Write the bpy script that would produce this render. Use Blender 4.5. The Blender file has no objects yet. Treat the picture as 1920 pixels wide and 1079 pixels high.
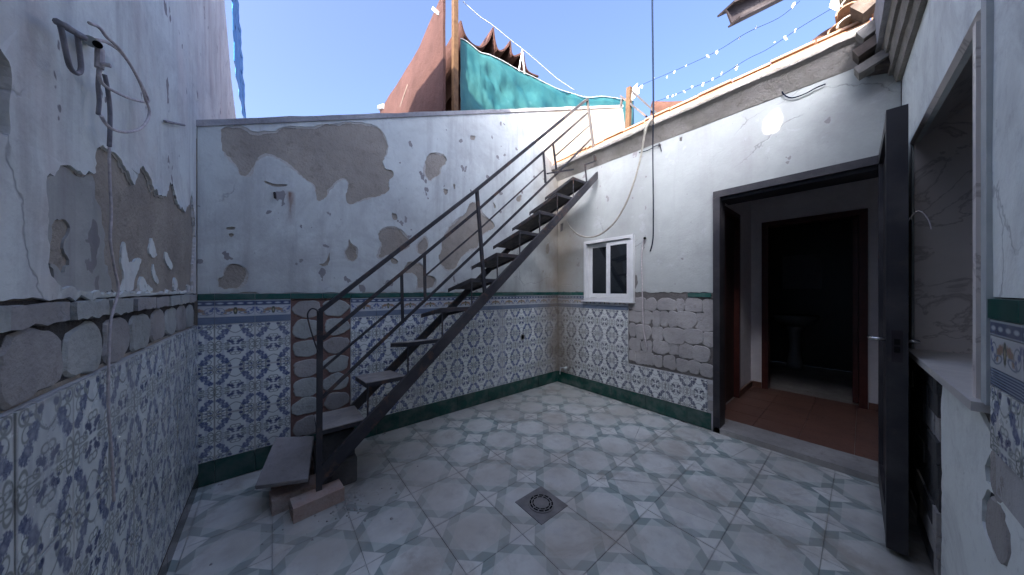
import bpy, bmesh, math, random
from mathutils import Vector, Matrix, noise
from mathutils.geometry import delaunay_2d_cdt

random.seed(7)
sc = bpy.context.scene
COL = sc.collection

# ------------------------------------------------------------------ camera
EYE = Vector((0.0, 0.0, 1.27))
FWD = Vector((0.6374, 0.7705, 0.0)); RGT = Vector((0.7705, -0.6374, 0.0))
FPX = 545.0; CX = 960.0; CY = 545.0
cam_d = bpy.data.cameras.new('camera')
cam = bpy.data.objects.new('camera', cam_d); COL.objects.link(cam)
cam.location = EYE
cam.rotation_euler = (math.radians(90), 0, math.atan2(-FWD.x, FWD.y))
cam_d.sensor_width = 36.0; cam_d.lens = 36.0 * FPX / 1920.0
cam_d.shift_y = 5.5 / 1920.0
cam_d.clip_start = 0.02; cam_d.clip_end = 400
sc.camera = cam

# ------------------------------------------------------------------ sky, sun, exposure
SUN = Vector((1.0, 0.45, -0.52)).normalized()          # direction the light travels
w = bpy.data.worlds.new('World'); sc.world = w; w.use_nodes = True
nt = w.node_tree
sky = nt.nodes.new('ShaderNodeTexSky'); sky.sky_type = 'NISHITA'; sky.sun_disc = False
sky.sun_elevation = math.asin(-SUN.z)
sky.sun_rotation = math.atan2(-SUN.x, -SUN.y)
sky.air_density = 0.34; sky.dust_density = 8.5; sky.ozone_density = 5.2
bg = nt.nodes['Background']; bg.inputs['Strength'].default_value = 0.15
nt.links.new(sky.outputs[0], bg.inputs[0])
sd = bpy.data.lights.new('sun', 'SUN'); sd.energy = 3.4; sd.angle = math.radians(0.5); sd.color = (1.0, 0.90, 0.76)
so = bpy.data.objects.new('sun', sd); COL.objects.link(so)
so.rotation_euler = SUN.to_track_quat('-Z', 'Y').to_euler(); so.location = (-4, -2, 6)
sc.view_settings.view_transform = 'Standard'; sc.view_settings.look = 'None'
sc.view_settings.gamma = 1.0; sc.view_settings.use_curve_mapping = False
sc.cycles.max_bounces = 14; sc.cycles.diffuse_bounces = 10
sc.view_settings.exposure = 2.95

# ------------------------------------------------------------------ helpers: objects
def link(o, parent=None):
    COL.objects.link(o)
    if parent is not None: o.parent = parent
    return o
def thing(name, label, cat, loc=(0, 0, 0), group=None):
    o = bpy.data.objects.new(name, None); o.empty_display_size = 0.1; COL.objects.link(o)
    o.location = loc; o['label'] = label; o['category'] = cat
    if group: o['group'] = group
    return o
def tag(o, label, cat, group=None):
    o['label'] = label; o['category'] = cat
    if group: o['group'] = group
    return o
def wloc(o):
    v = Vector((0, 0, 0))
    while o is not None: v += Vector(o.location); o = o.parent
    return v
class MB:
    def __init__(s): s.v = []; s.f = []; s.m = []; s.uv = []
    def add(s, vs, fs, mi=0, uvs=None):
        b = len(s.v); s.v += [Vector(p) for p in vs]
        for k, f in enumerate(fs):
            s.f.append([i + b for i in f]); s.m.append(mi)
            s.uv.append(uvs[k] if uvs else None)
        return s
    def box(s, x0, x1, y0, y1, z0, z1, mi=0, M=None):
        p = [Vector((x, y, z)) for z in (z0, z1) for y in (y0, y1) for x in (x0, x1)]
        if M: p = [M @ q for q in p]
        return s.add(p, [(0, 2, 3, 1), (4, 5, 7, 6), (0, 1, 5, 4), (2, 6, 7, 3), (0, 4, 6, 2), (1, 3, 7, 5)], mi)
    def tube(s, path, r, n=8, mi=0, cap=True):
        P = [Vector(p) for p in path]; rings = []
        up = Vector((0, 0, 1)); b = len(s.v); prev = None
        for i, p in enumerate(P):
            t = (P[min(i + 1, len(P) - 1)] - P[max(i - 1, 0)]).normalized()
            if prev is None:
                a = up.cross(t)
                if a.length < .1: a = Vector((1, 0, 0)).cross(t)
            else:
                a = prev - t * prev.dot(t)
            a.normalize(); prev = a; c = t.cross(a)
            rr = r[i] if isinstance(r, (list, tuple)) else r
            for k in range(n):
                th = 2 * math.pi * k / n
                s.v.append(p + (a * math.cos(th) + c * math.sin(th)) * rr)
        for i in range(len(P) - 1):
            for k in range(n):
                s.f.append([b + i * n + k, b + i * n + (k + 1) % n, b + (i + 1) * n + (k + 1) % n, b + (i + 1) * n + k]); s.m.append(mi); s.uv.append(None)
        if cap:
            s.f.append([b + k for k in range(n)][::-1]); s.m.append(mi); s.uv.append(None)
            e = b + (len(P) - 1) * n
            s.f.append([e + k for k in range(n)]); s.m.append(mi); s.uv.append(None)
        return s
    def bar(s, p, q, wd, th, side=Vector((0, 1, 0)), mi=0):
        """flat bar from p to q: th along 'side', wd perpendicular to both"""
        p = Vector(p); q = Vector(q); t = (q - p).normalized()
        a = (side - t * side.dot(t)).normalized(); c = t.cross(a)
        vs = []
        for e in (p, q):
            for (i, j) in ((-1, -1), (1, -1), (1, 1), (-1, 1)): vs.append(e + a * i * th / 2 + c * j * wd / 2)
        return s.add(vs, [(0, 1, 2, 3), (7, 6, 5, 4), (0, 4, 5, 1), (1, 5, 6, 2), (2, 6, 7, 3), (3, 7, 4, 0)], mi)
    def mesh(s, name, off=Vector((0, 0, 0)), smooth=False):
        me = bpy.data.meshes.new(name)
        me.from_pydata([tuple(p - off) for p in s.v], [], s.f)
        for p, m in zip(me.polygons, s.m): p.material_index = m; p.use_smooth = smooth
        if any(u for u in s.uv):
            ul = me.uv_layers.new(name='uv')
            for p, u in zip(me.polygons, s.uv):
                for k, li in enumerate(p.loop_indices): ul.data[li].uv = u[k] if u else (0, 0)
        return me
    def build(s, name, mats, parent=None, smooth=False, fix=True):
        off = wloc(parent) if parent is not None else Vector((0, 0, 0))
        me = s.mesh(name, off, smooth)
        if fix:
            bm = bmesh.new(); bm.from_mesh(me); bmesh.ops.recalc_face_normals(bm, faces=bm.faces); bm.to_mesh(me); bm.free()
        for m in (mats if isinstance(mats, (list, tuple)) else [mats]): me.materials.append(m)
        return link(bpy.data.objects.new(name, me), parent)
def smooth_path(pts, n=6):
    P = [Vector(p) for p in pts]; out = []
    for i in range(len(P) - 1):
        a = P[max(i - 1, 0)]; b = P[i]; c = P[i + 1]; d = P[min(i + 2, len(P) - 1)]
        for k in range(n):
            t = k / n
            out.append(0.5 * ((2 * b) + (-a + c) * t + (2 * a - 5 * b + 4 * c - d) * t * t + (-a + 3 * b - 3 * c + d) * t ** 3))
    out.append(P[-1]); return out

# ------------------------------------------------------------------ helpers: surfaces the walls stand on
class Frame:
    """a wall surface: s runs along the wall, z up, off out towards the yard"""
    def __init__(f, o, ang):
        f.o = Vector((o[0], o[1], 0)); f.a = ang
        f.d = Vector((math.cos(ang), math.sin(ang), 0)); f.n = Vector((math.sin(ang), -math.cos(ang), 0))
    def pt(f, s, z, off=0.0): return f.o + f.d * s + f.n * off + Vector((0, 0, z))
    def px(f, x, y, off=0.0):
        r = RGT * ((x - CX) / FPX) + FWD + Vector((0, 0, (CY - y) / FPX))
        o = f.o + f.n * off - EYE
        t = o.dot(f.n) / r.dot(f.n); p = EYE + r * t - f.o
        return (p.dot(f.d), p.z)
    def w(f, x, y, off=0.0):
        s, z = f.px(x, y, off); return f.pt(s, z, off)
FB = Frame((0, 2.733), 0.0)                       # stairs wall, s = X, faces -Y
FC = Frame((3.084, 2.733), -math.pi / 2)          # house wall, s = 2.733 - Y, faces -X
FA = Frame((-0.368, 0.0), math.pi / 2)            # tall wall, s = Y, faces +X
FD = Frame((3.084, -0.156), math.pi + 0.0437)     # window wall, s from the corner, faces +Y
def FY(y): return Frame((0, y), 0.0)
def FX(x): return Frame((x, 0), math.pi / 2)      # s = Y

def inside(p, poly):
    x, y = p; c = False; j = len(poly) - 1
    for i in range(len(poly)):
        xi, yi = poly[i]; xj, yj = poly[j]
        if (yi > y) != (yj > y) and x < (xj - xi) * (y - yi) / (yj - yi) + xi: c = not c
        j = i
    return c
def soft(poly):
    out = []; n = len(poly)
    for i in range(n):
        a = poly[i]; b = poly[(i + 1) % n]
        out.append((a[0] * .78 + b[0] * .22, a[1] * .78 + b[1] * .22)); out.append((a[0] * .22 + b[0] * .78, a[1] * .22 + b[1] * .78))
    return out
def jag(poly, amp=0.008, step=0.018, seed=0, closed=True):
    out = []; n = len(poly); rnd = random.Random(seed * 77 + n)
    for i in range(n if closed else n - 1):
        a = Vector(poly[i]); b = Vector(poly[(i + 1) % n]); L = (b - a).length
        k = max(1, int(L / step)); nn = Vector((-(b - a).y, (b - a).x)); nn = nn.normalized() if nn.length > 0 else nn
        for j in range(k):
            t = j / k; q = a.lerp(b, t)
            f = amp * min(1, L / (step * 2))
            if j > 0: q = q + nn * (noise.noise(Vector((q.x * 22, q.y * 22, seed))) * f * 1.3 + rnd.uniform(-1, 1) * f * .55)
            out.append((q.x, q.y))
    if not closed: out.append(tuple(poly[-1]))
    return out
def panel(name, fr, outer, holes, front, back, mat, parent, grid=0.0, wave=0.0, lift=0.0, shift=None, seed=0, uvs=False):
    """a plate on a wall with an outline and holes, rims closed; wave = unevenness of its face, lift = curl at hole edges"""
    pts = []; edges = []; loops = []
    for lp in [outer] + holes:
        b = len(pts); pts += [Vector(p) for p in lp]; m = len(lp)
        edges += [(b + i, b + (i + 1) % m) for i in range(m)]; loops.append((b, m))
    if grid:
        xs = [p[0] for p in outer]; zs = [p[1] for p in outer]; x = min(xs) + grid / 2; rnd = random.Random(seed)
        while x < max(xs):
            z = min(zs) + grid / 2
            while z < max(zs):
                q = (x + rnd.uniform(-.2, .2) * grid, z + rnd.uniform(-.2, .2) * grid)
                if inside(q, outer) and not any(inside(q, h) for h in holes): pts.append(Vector(q))
                z += grid
            x += grid
    vs, es, fs, ov, oe, of = delaunay_2d_cdt(pts, edges, [], 0, 1e-5)
    rim = {}
    for li, (b, m) in enumerate(loops):
        for i in range(m): rim[b + i] = li
    src = {}
    for i, o in enumerate(ov):
        for k in o:
            if k in rim: src[i] = rim[k]
    mb = MB(); keep = []
    for f in fs:
        c = ((vs[f[0]].x + vs[f[1]].x + vs[f[2]].x) / 3, (vs[f[0]].y + vs[f[1]].y + vs[f[2]].y) / 3)
        if inside(c, outer) and not any(inside(c, h) for h in holes): keep.append(list(f))
    def offs(i, p):
        o = front + (noise.noise(Vector((p.x * 2.3, p.y * 2.3, 5 + seed))) + .5 * noise.noise(Vector((p.x * 7, p.y * 7, 1 + seed)))) * wave
        if lift and src.get(i, 0) > 0: o += lift * (0.6 + noise.noise(Vector((p.x * 9, p.y * 9, 3))))
        return o
    V = [fr.pt(p.x, p.y, offs(i, p)) for i, p in enumerate(vs)]
    nf = len(V)
    bk = []
    for i, p in enumerate(vs):
        q = fr.pt(p.x, p.y, back)
        if shift is not None and src.get(i, 0) in shift: q = V[i] + shift[src[i]]
        bk.append(q)
    F = [f for f in keep]; cnt = {}
    for f in keep:
        for a, b2 in ((f[0], f[1]), (f[1], f[2]), (f[2], f[0])): cnt[(a, b2)] = 1
    F += [[nf + i for i in f][::-1] for f in keep]
    for (a, b2) in list(cnt):
        if (b2, a) not in cnt: F.append([b2, a, nf + a, nf + b2])
    mb.add(V + bk, F)
    return mb.build(name, mat, parent)

# ------------------------------------------------------------------ helpers: node materials
def lin(*c): return (c[0], c[1], c[2], 1.0)
class G:
    def __init__(s, name, rough=0.8, spec=0.3):
        s.m = bpy.data.materials.new(name); s.m.use_nodes = True; s.t = s.m.node_tree
        s.b = s.t.nodes['Principled BSDF']; s.b.inputs['Roughness'].default_value = rough
        s.b.inputs['Specular IOR Level'].default_value = spec; s._p = None; s._u = None
    def n(s, ty, **kw):
        x = s.t.nodes.new(ty)
        for k, v in kw.items(): setattr(x, k, v)
        return x
    def put(s, sock, v):
        if isinstance(v, (int, float)): sock.default_value = v
        elif isinstance(v, (tuple, list)): sock.default_value = v if len(v) == len(sock.default_value) else tuple(v)[:len(sock.default_value)]
        else: s.t.links.new(v, sock)
    def pos(s):
        if not s._p: s._p = s.n('ShaderNodeNewGeometry').outputs['Position']
        return s._p
    def uv(s):
        if not s._u: s._u = s.n('ShaderNodeTexCoord').outputs['UV']
        return s._u
    def rnd(s): return s.n('ShaderNodeObjectInfo').outputs['Random']
    def math(s, op, a, b=0.0, c=0.0, clamp=False):
        x = s.n('ShaderNodeMath', operation=op); x.use_clamp = clamp
        s.put(x.inputs[0], a); s.put(x.inputs[1], b); s.put(x.inputs[2], c); return x.outputs[0]
    def vmath(s, op, a, b=(0, 0, 0), out=0):
        x = s.n('ShaderNodeVectorMath', operation=op); s.put(x.inputs[0], a)
        if op == 'SCALE': s.put(x.inputs['Scale'], b)
        else: s.put(x.inputs[1], b)
        return x.outputs['Value'] if out else x.outputs[0]
    def noise(s, scale, detail=4, rough=0.55, vec=None, stretch=None, dist=0.0, col=False):
        v = vec or s.pos()
        if stretch: v = s.vmath('MULTIPLY', v, stretch)
        x = s.n('ShaderNodeTexNoise'); s.put(x.inputs['Vector'], v); x.inputs['Scale'].default_value = scale
        x.inputs['Detail'].default_value = detail; x.inputs['Roughness'].default_value = rough; x.inputs['Distortion'].default_value = dist
        return x.outputs['Color' if col else 'Fac']
    def ramp(s, f, lo, hi, a=0.0, b=1.0):
        x = s.n('ShaderNodeMapRange'); x.clamp = True; s.put(x.inputs[0], f)
        for i, v in enumerate((lo, hi, a, b)): s.put(x.inputs[i + 1], v)
        return x.outputs[0]
    def mix(s, f, a, b, mode='MIX'):
        x = s.n('ShaderNodeMix', data_type='RGBA', blend_type=mode); s.put(x.inputs[0], f); s.put(x.inputs[6], a); s.put(x.inputs[7], b); return x.outputs[2]
    def xyz(s, v):
        x = s.n('ShaderNodeSeparateXYZ'); s.put(x.inputs[0], v); return x.outputs
    def comb(s, a, b, c=0.0):
        x = s.n('ShaderNodeCombineXYZ'); s.put(x.inputs[0], a); s.put(x.inputs[1], b); s.put(x.inputs[2], c); return x.outputs[0]
    def bump(s, h, strength=0.4, dist=0.005):
        x = s.n('ShaderNodeBump'); x.inputs['Strength'].default_value = strength; x.inputs['Distance'].default_value = dist
        s.put(x.inputs['Height'], h); s.t.links.new(x.outputs[0], s.b.inputs['Normal'])
    def done(s, col, rough=None):
        s.put(s.b.inputs['Base Color'], col)
        if rough is not None: s.put(s.b.inputs['Roughness'], rough)
        return s.m
    # drawing on tiles, units of centimetres
    def ell(s, v, cx, cy, rx, ry, rot=0.0):
        x = s.n('ShaderNodeMapping', vector_type='TEXTURE'); s.put(x.inputs[0], v)
        x.inputs[1].default_value = (cx, cy, 0); x.inputs[2].default_value = (0, 0, math.radians(rot)); x.inputs[3].default_value = (rx, ry, 1)
        l = s.vmath('LENGTH', x.outputs[0], out=1)
        return s.math('MULTIPLY', s.math('SUBTRACT', l, 1.0), min(rx, ry))
    def ring(s, v, cx, cy, rx, ry, w, rot=0.0): return s.math('SUBTRACT', s.math('ABSOLUTE', s.ell(v, cx, cy, rx, ry, rot)), w)
    def union(s, ds):
        r = ds[0]
        for d in ds[1:]: r = s.math('MINIMUM', r, d)
        return r
    def fill(s, d, aa=0.12): return s.ramp(d, -aa, aa, 1.0, 0.0)

def corner_dirt(g):
    """damp brown staining that runs down the inner corner between the stairs wall and the house wall"""
    p = g.pos(); q = g.xyz(p)
    d = g.math('MAXIMUM', g.math('SUBTRACT', 3.09, q[0]), g.math('SUBTRACT', 2.74, q[1]))
    d = g.math('ADD', d, g.math('MULTIPLY', g.math('SUBTRACT', g.noise(3.0, 5, .6), .5), .55))
    return g.ramp(d, 0.50, 0.02, 0.0, 0.92)
def dust(g, amt=0.5, sc_=6.0):
    return g.ramp(g.noise(sc_, 6, .62), .42, .75, 0.0, amt)

# ---- plaster paints
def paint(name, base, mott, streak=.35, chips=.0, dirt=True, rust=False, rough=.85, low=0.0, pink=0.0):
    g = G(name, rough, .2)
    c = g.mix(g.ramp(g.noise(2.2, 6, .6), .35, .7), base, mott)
    c = g.mix(g.math('MULTIPLY', g.ramp(g.noise(1.0, 6, .65, stretch=(9, 9, 0.9)), .52, .8), streak), c, lin(.30, .27, .26))
    c = g.mix(g.math('MULTIPLY', g.ramp(g.noise(14, 5, .7), .56, .75), .42), c, lin(.40, .38, .37))
    c = g.mix(g.math('MULTIPLY', g.ramp(g.noise(3.3, 7, .72, dist=.3), .50, .70), .55), c, g.mix(.45, c, lin(.25, .23, .22)))
    c = g.mix(g.math('MULTIPLY', g.ramp(g.noise(5.5, 7, .7, dist=.6), .60, .66), .22), c, lin(.62, .62, .64))
    if pink: c = g.mix(g.math('MULTIPLY', g.ramp(g.noise(1.6, 5, .6, stretch=(2, 2, .8)), .5, .7), pink), c, lin(.55, .38, .33))
    if chips:
        k = g.ramp(g.noise(9.0, 3, .5, stretch=(1, 1, .8)), .735 - chips * .05, .745 - chips * .05)
        c = g.mix(k, c, lin(.27, .25, .24))
    c = g.mix(g.math('MULTIPLY', g.ramp(g.noise(1.5, 8, .75, dist=.8), .50, .62), .30), c, lin(.33, .31, .30))
    c = g.mix(g.ramp(g.noise(26, 5, .8, stretch=(1, 1, .6)), .66, .70, 0, .5), c, lin(.22, .20, .19))
    # hairline cracks
    vo = g.n('ShaderNodeTexVoronoi', feature='DISTANCE_TO_EDGE'); vo.inputs['Scale'].default_value = 1.15
    wv = g.vmath('ADD', g.pos(), g.vmath('SCALE', g.noise(5, 4, .6, col=True), .16)); g.put(vo.inputs['Vector'], wv)
    ck = g.math('MULTIPLY', g.ramp(vo.outputs['Distance'], .0, .006, 1.0, 0.0), g.ramp(g.noise(1.3, 2), .52, .58))
    c = g.mix(g.math('MULTIPLY', ck, .45), c, lin(.16, .15, .15))
    if dirt: c = g.mix(corner_dirt(g), c, lin(.30, .25, .19))
    if low:
        z = g.xyz(g.pos())[2]
        k = g.ramp(g.math('ADD', z, g.math('MULTIPLY', g.noise(7, 5, .65), .3)), 1.52, 1.36, 0.0, low)
        c = g.mix(k, c, lin(.36, .34, .31))
    if rust:
        q = g.xyz(g.pos())
        dx = g.math('ABSOLUTE', g.math('SUBTRACT', q[0], g.math('ADD', .098, g.math('MULTIPLY', g.noise(12, 2), .02))))
        k = g.math('MULTIPLY', g.ramp(dx, .0, .034, 1, 0), g.math('MULTIPLY', g.ramp(q[2], 1.74, 1.95, 0, .95), g.ramp(q[2], 2.00, 2.02, 1, 0)))
        c = g.mix(g.math('MULTIPLY', k, g.ramp(g.noise(20, 4, .7, stretch=(1, 1, .2)), .2, .5)), c, lin(.20, .09, .055))
        # shallow weathering below the coping
        k2 = g.ramp(g.math('SUBTRACT', g.math('ADD', q[2], g.math('MULTIPLY', g.noise(6, 5), .35)), g.math('MULTIPLY', q[0], .425)), 2.62, 2.74, 0, .6)
        c = g.mix(k2, c, lin(.30, .28, .27))
    h = g.math('ADD', g.noise(7, 6, .6), g.math('MULTIPLY', g.noise(55, 4, .6), .25))
    h = g.math('SUBTRACT', h, g.math('MULTIPLY', ck, .5))
    g.bump(h, .45, .012)
    return g.done(c)
M = {}
M['paint'] = paint('white_lime_paint', lin(.64, .655, .60), lin(.52, .53, .49), .65, 1.25, rust=True, low=.22)
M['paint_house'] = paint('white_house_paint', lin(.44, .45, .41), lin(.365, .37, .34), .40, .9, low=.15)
M['paint_tall'] = paint('white_wall_paint_left', lin(.78, .80, .74), lin(.66, .67, .62), .60, 1.0, pink=.30)
M['paint_right'] = paint('white_smooth_plaster', lin(.80, .82, .77), lin(.74, .76, .71), .2, .0, dirt=False)
M['thin_coat'] = paint('grey_thin_coat', lin(.48, .475, .43), lin(.31, .30, .27), .9, 2.2, dirt=False)

def render_coat(name, a, b, bumpd=.01, moss=False):
    g = G(name, .92, .15)
    c = g.mix(g.ramp(g.noise(3.0, 6, .6), .35, .68), a, b)
    c = g.mix(g.math('MULTIPLY', g.ramp(g.noise(30, 4, .7), .5, .75), .35), c, lin(a[0] * .55, a[1] * .55, a[2] * .55))
    c = g.mix(g.math('MULTIPLY', g.ramp(g.noise(1.2, 5, .6, stretch=(8, 8, 1)), .55, .8), .35), c, lin(a[0] * .6, a[1] * .58, a[2] * .55))
    if moss: c = g.mix(dust(g, .5, 4), c, lin(.12, .12, .08))
    c = g.mix(g.ramp(g.noise(17, 6, .78), .56, .68, 0, .45), c, lin(a[0] * .4, a[1] * .38, a[2] * .35))
    g.bump(g.math('ADD', g.noise(10, 6, .65), g.math('MULTIPLY', g.noise(70, 3, .6), .5)), .85, bumpd * 1.4)
    return g.done(c)
M['render'] = render_coat('exposed_mortar_render', lin(.42, .365, .295), lin(.30, .26, .215))
M['undercoat'] = render_coat('lime_undercoat', lin(.56, .52, .46), lin(.46, .42, .37), .006)
M['render_c'] = render_coat('grey_mortar_bed', lin(.20, .18, .165), lin(.10, .09, .082))
M['bed_dark'] = render_coat('dark_mortar_bed', lin(.09, .082, .075), lin(.045, .04, .037))  # near-black bed colour seen in the gaps between the mortar dabs
M['red_bed'] = render_coat('reddish_brick_bed', lin(.26, .15, .125), lin(.19, .12, .10))
M['dab'] = render_coat('mortar_dab', lin(.47, .475, .435), lin(.33, .33, .30), .006)
M['dab_warm'] = render_coat('mortar_dab_warm', lin(.42, .39, .36), lin(.29, .27, .25), .006)
M['concrete'] = render_coat('weathered_concrete', lin(.38, .34, .30), lin(.24, .215, .19), .012, True)
M['concrete_dark'] = render_coat('grimy_concrete', lin(.11, .105, .10), lin(.07, .066, .062), .012)
M['grout'] = render_coat('pale_grout', lin(.50, .49, .48), lin(.38, .36, .34), .003)
M['coping'] = render_coat('coping_lime', lin(.42, .41, .41), lin(.25, .24, .25), .01)

def plain(name, col, rough=.5, metal=0.0, var=.25, spec=.4, sc_=12, bumpd=.0, b2=None):
    g = G(name, rough, spec); g.b.inputs['Metallic'].default_value = metal
    d = b2 or lin(col[0] * (1 - var), col[1] * (1 - var), col[2] * (1 - var))
    c = g.mix(g.ramp(g.noise(sc_, 5, .65), .35, .7), col, d)
    if bumpd: g.bump(g.noise(sc_ * 2, 5, .65), .5, bumpd)
    return g.done(c)
def iron(name, col, rustc, k=.55, rough=.55):
    g = G(name, rough, .4)
    c = g.mix(g.ramp(g.noise(9, 6, .7), k, k + .12, 0, .8), col, rustc)
    c = g.mix(g.ramp(g.noise(3, 5, .6), .45, .8, 0, .45), c, lin(.16, .14, .13))
    g.bump(g.noise(40, 4, .6), .35, .002)
    return g.done(c)
M['iron'] = iron('dark_painted_iron', lin(.034, .032, .035), lin(.13, .07, .045), .53, .8)
M['iron_door'] = iron('black_door_steel', lin(.024, .022, .025), lin(.06, .042, .036), .58, .5)
M['beam'] = iron('brown_steel_beam', lin(.018, .013, .015), lin(.03, .018, .015), .62, .85)
M['tread'] = iron('dusty_tread_plate', lin(.075, .068, .065), lin(.16, .13, .11), .5, .8)
M['tread_dusty'] = iron('dusty_lower_tread', lin(.27, .245, .225), lin(.36, .32, .28), .45, .9)
M['alu'] = plain('white_aluminium', lin(.66, .65, .62), .35, 0, .12)
M['glass_dark'] = plain('dark_window_glass', lin(.012, .015, .018), .05, 0, .2, .6)
M['hole'] = plain('dark_opening', lin(.006, .006, .006), .9, 0, .2, .1)
M['cable'] = plain('black_cable', lin(.006, .012, .026), .9, 0, .25, .1)
M['rope'] = plain('faded_rope', lin(.66, .58, .56), .85, 0, .4, .2, 60, .001)
M['rope_dark'] = plain('old_grey_cable', lin(.28, .26, .27), .75, 0, .4, .2, 40, .001)
M['strap'] = plain('pale_hose', lin(.42, .38, .30), .7, 0, .4)
M['white_plastic'] = plain('white_plastic_scrap', lin(.5, .52, .52), .5, 0, .1)
M['wood_pole'] = plain('orange_timber', lin(.09, .05, .026), .7, 0, .45, .2, 25, .003)
M['wood_old'] = plain('rotten_timber', lin(.12, .095, .08), .9, 0, .5, .2, 18, .012)
M['wood_pale'] = plain('weathered_timber', lin(.27, .245, .215), .9, 0, .4, .2, 18, .010)
M['clay'] = render_coat('clay_roof_tile', lin(.36, .20, .13), lin(.24, .13, .09), .01, True)
M['clay_pale'] = render_coat('pale_roof_tile', lin(.40, .25, .17), lin(.28, .17, .115), .008, True)
M['clay_floor'] = render_coat('terracotta_floor_tile', lin(.21, .105, .075), lin(.165, .085, .062), .002)
M['clay_floor'].node_tree.nodes['Principled BSDF'].inputs['Roughness'].default_value = .45
M['brick_clay'] = render_coat('hollow_brick_clay', lin(.40, .23, .18), lin(.42, .37, .32), .006)
M['hall_wall'] = plain('hall_wall_paint', lin(.74, .71, .70), .8, 0, .12)
M['hall_dark'] = plain('dark_brown_joinery', lin(.035, .016, .013), .5, 0, .3)
M['hall_frame'] = plain('red_brown_joinery', lin(.085, .022, .016), .45, 0, .3)
M['bath'] = plain('bathroom_tiling', lin(.035, .034, .036), .4, 0, .2)
M['ceramic'] = plain('sanitary_ware', lin(.30, .30, .30), .2, 0, .05)
M['threshold'] = render_coat('worn_threshold_stone', lin(.42, .39, .35), lin(.27, .25, .225), .006)
M['shed'] = render_coat('brown_sheet', lin(.060, .030, .026), lin(.042, .021, .018), .012)
M['shed_sheet'] = render_coat('rusty_corrugated_sheet', lin(.07, .034, .028), lin(.045, .022, .018), .01)
M['blue'] = plain('blue_plastic_sheet', lin(.012, .15, .42), .45, 0, .3, .4, 5, .01)
M['cloth'] = plain('brown_shade_cloth', lin(.075, .038, .028), .9, 0, .3, .1, 8, .006)

# teal tarpaulin
g = G('teal_tarpaulin', .45, .4)
c = g.mix(g.ramp(g.noise(4, 5, .55, dist=.3), .35, .68), lin(.008, .058, .068), lin(.022, .088, .088))
c = g.mix(g.ramp(g.noise(16, 5, .7), .62, .72, 0, .5), c, lin(.07, .14, .135))
g.bump(g.noise(9, 4, .5, dist=.3), .35, .02); M['teal'] = g.done(c)

# marble cladding of the window reveal
g = G('veined_marble', .35, .4)
c = g.mix(g.ramp(g.noise(4, 6, .6), .35, .7), lin(.76, .69, .64), lin(.66, .60, .55))
v = g.math('ABSOLUTE', g.math('SUBTRACT', g.noise(2.3, 7, .55, dist=1.6), .5))
c = g.mix(g.ramp(v, .0, .018, .6, 0), c, lin(.30, .24, .21))
M['marble'] = g.done(c)
M['sill'] = plain('cream_marble_sill', lin(.66, .62, .57), .35, 0, .25, .4, 9)
M['jamb'] = plain('pale_jamb_trim', lin(.46, .48, .47), .6, 0, .2, .3, 9)

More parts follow.
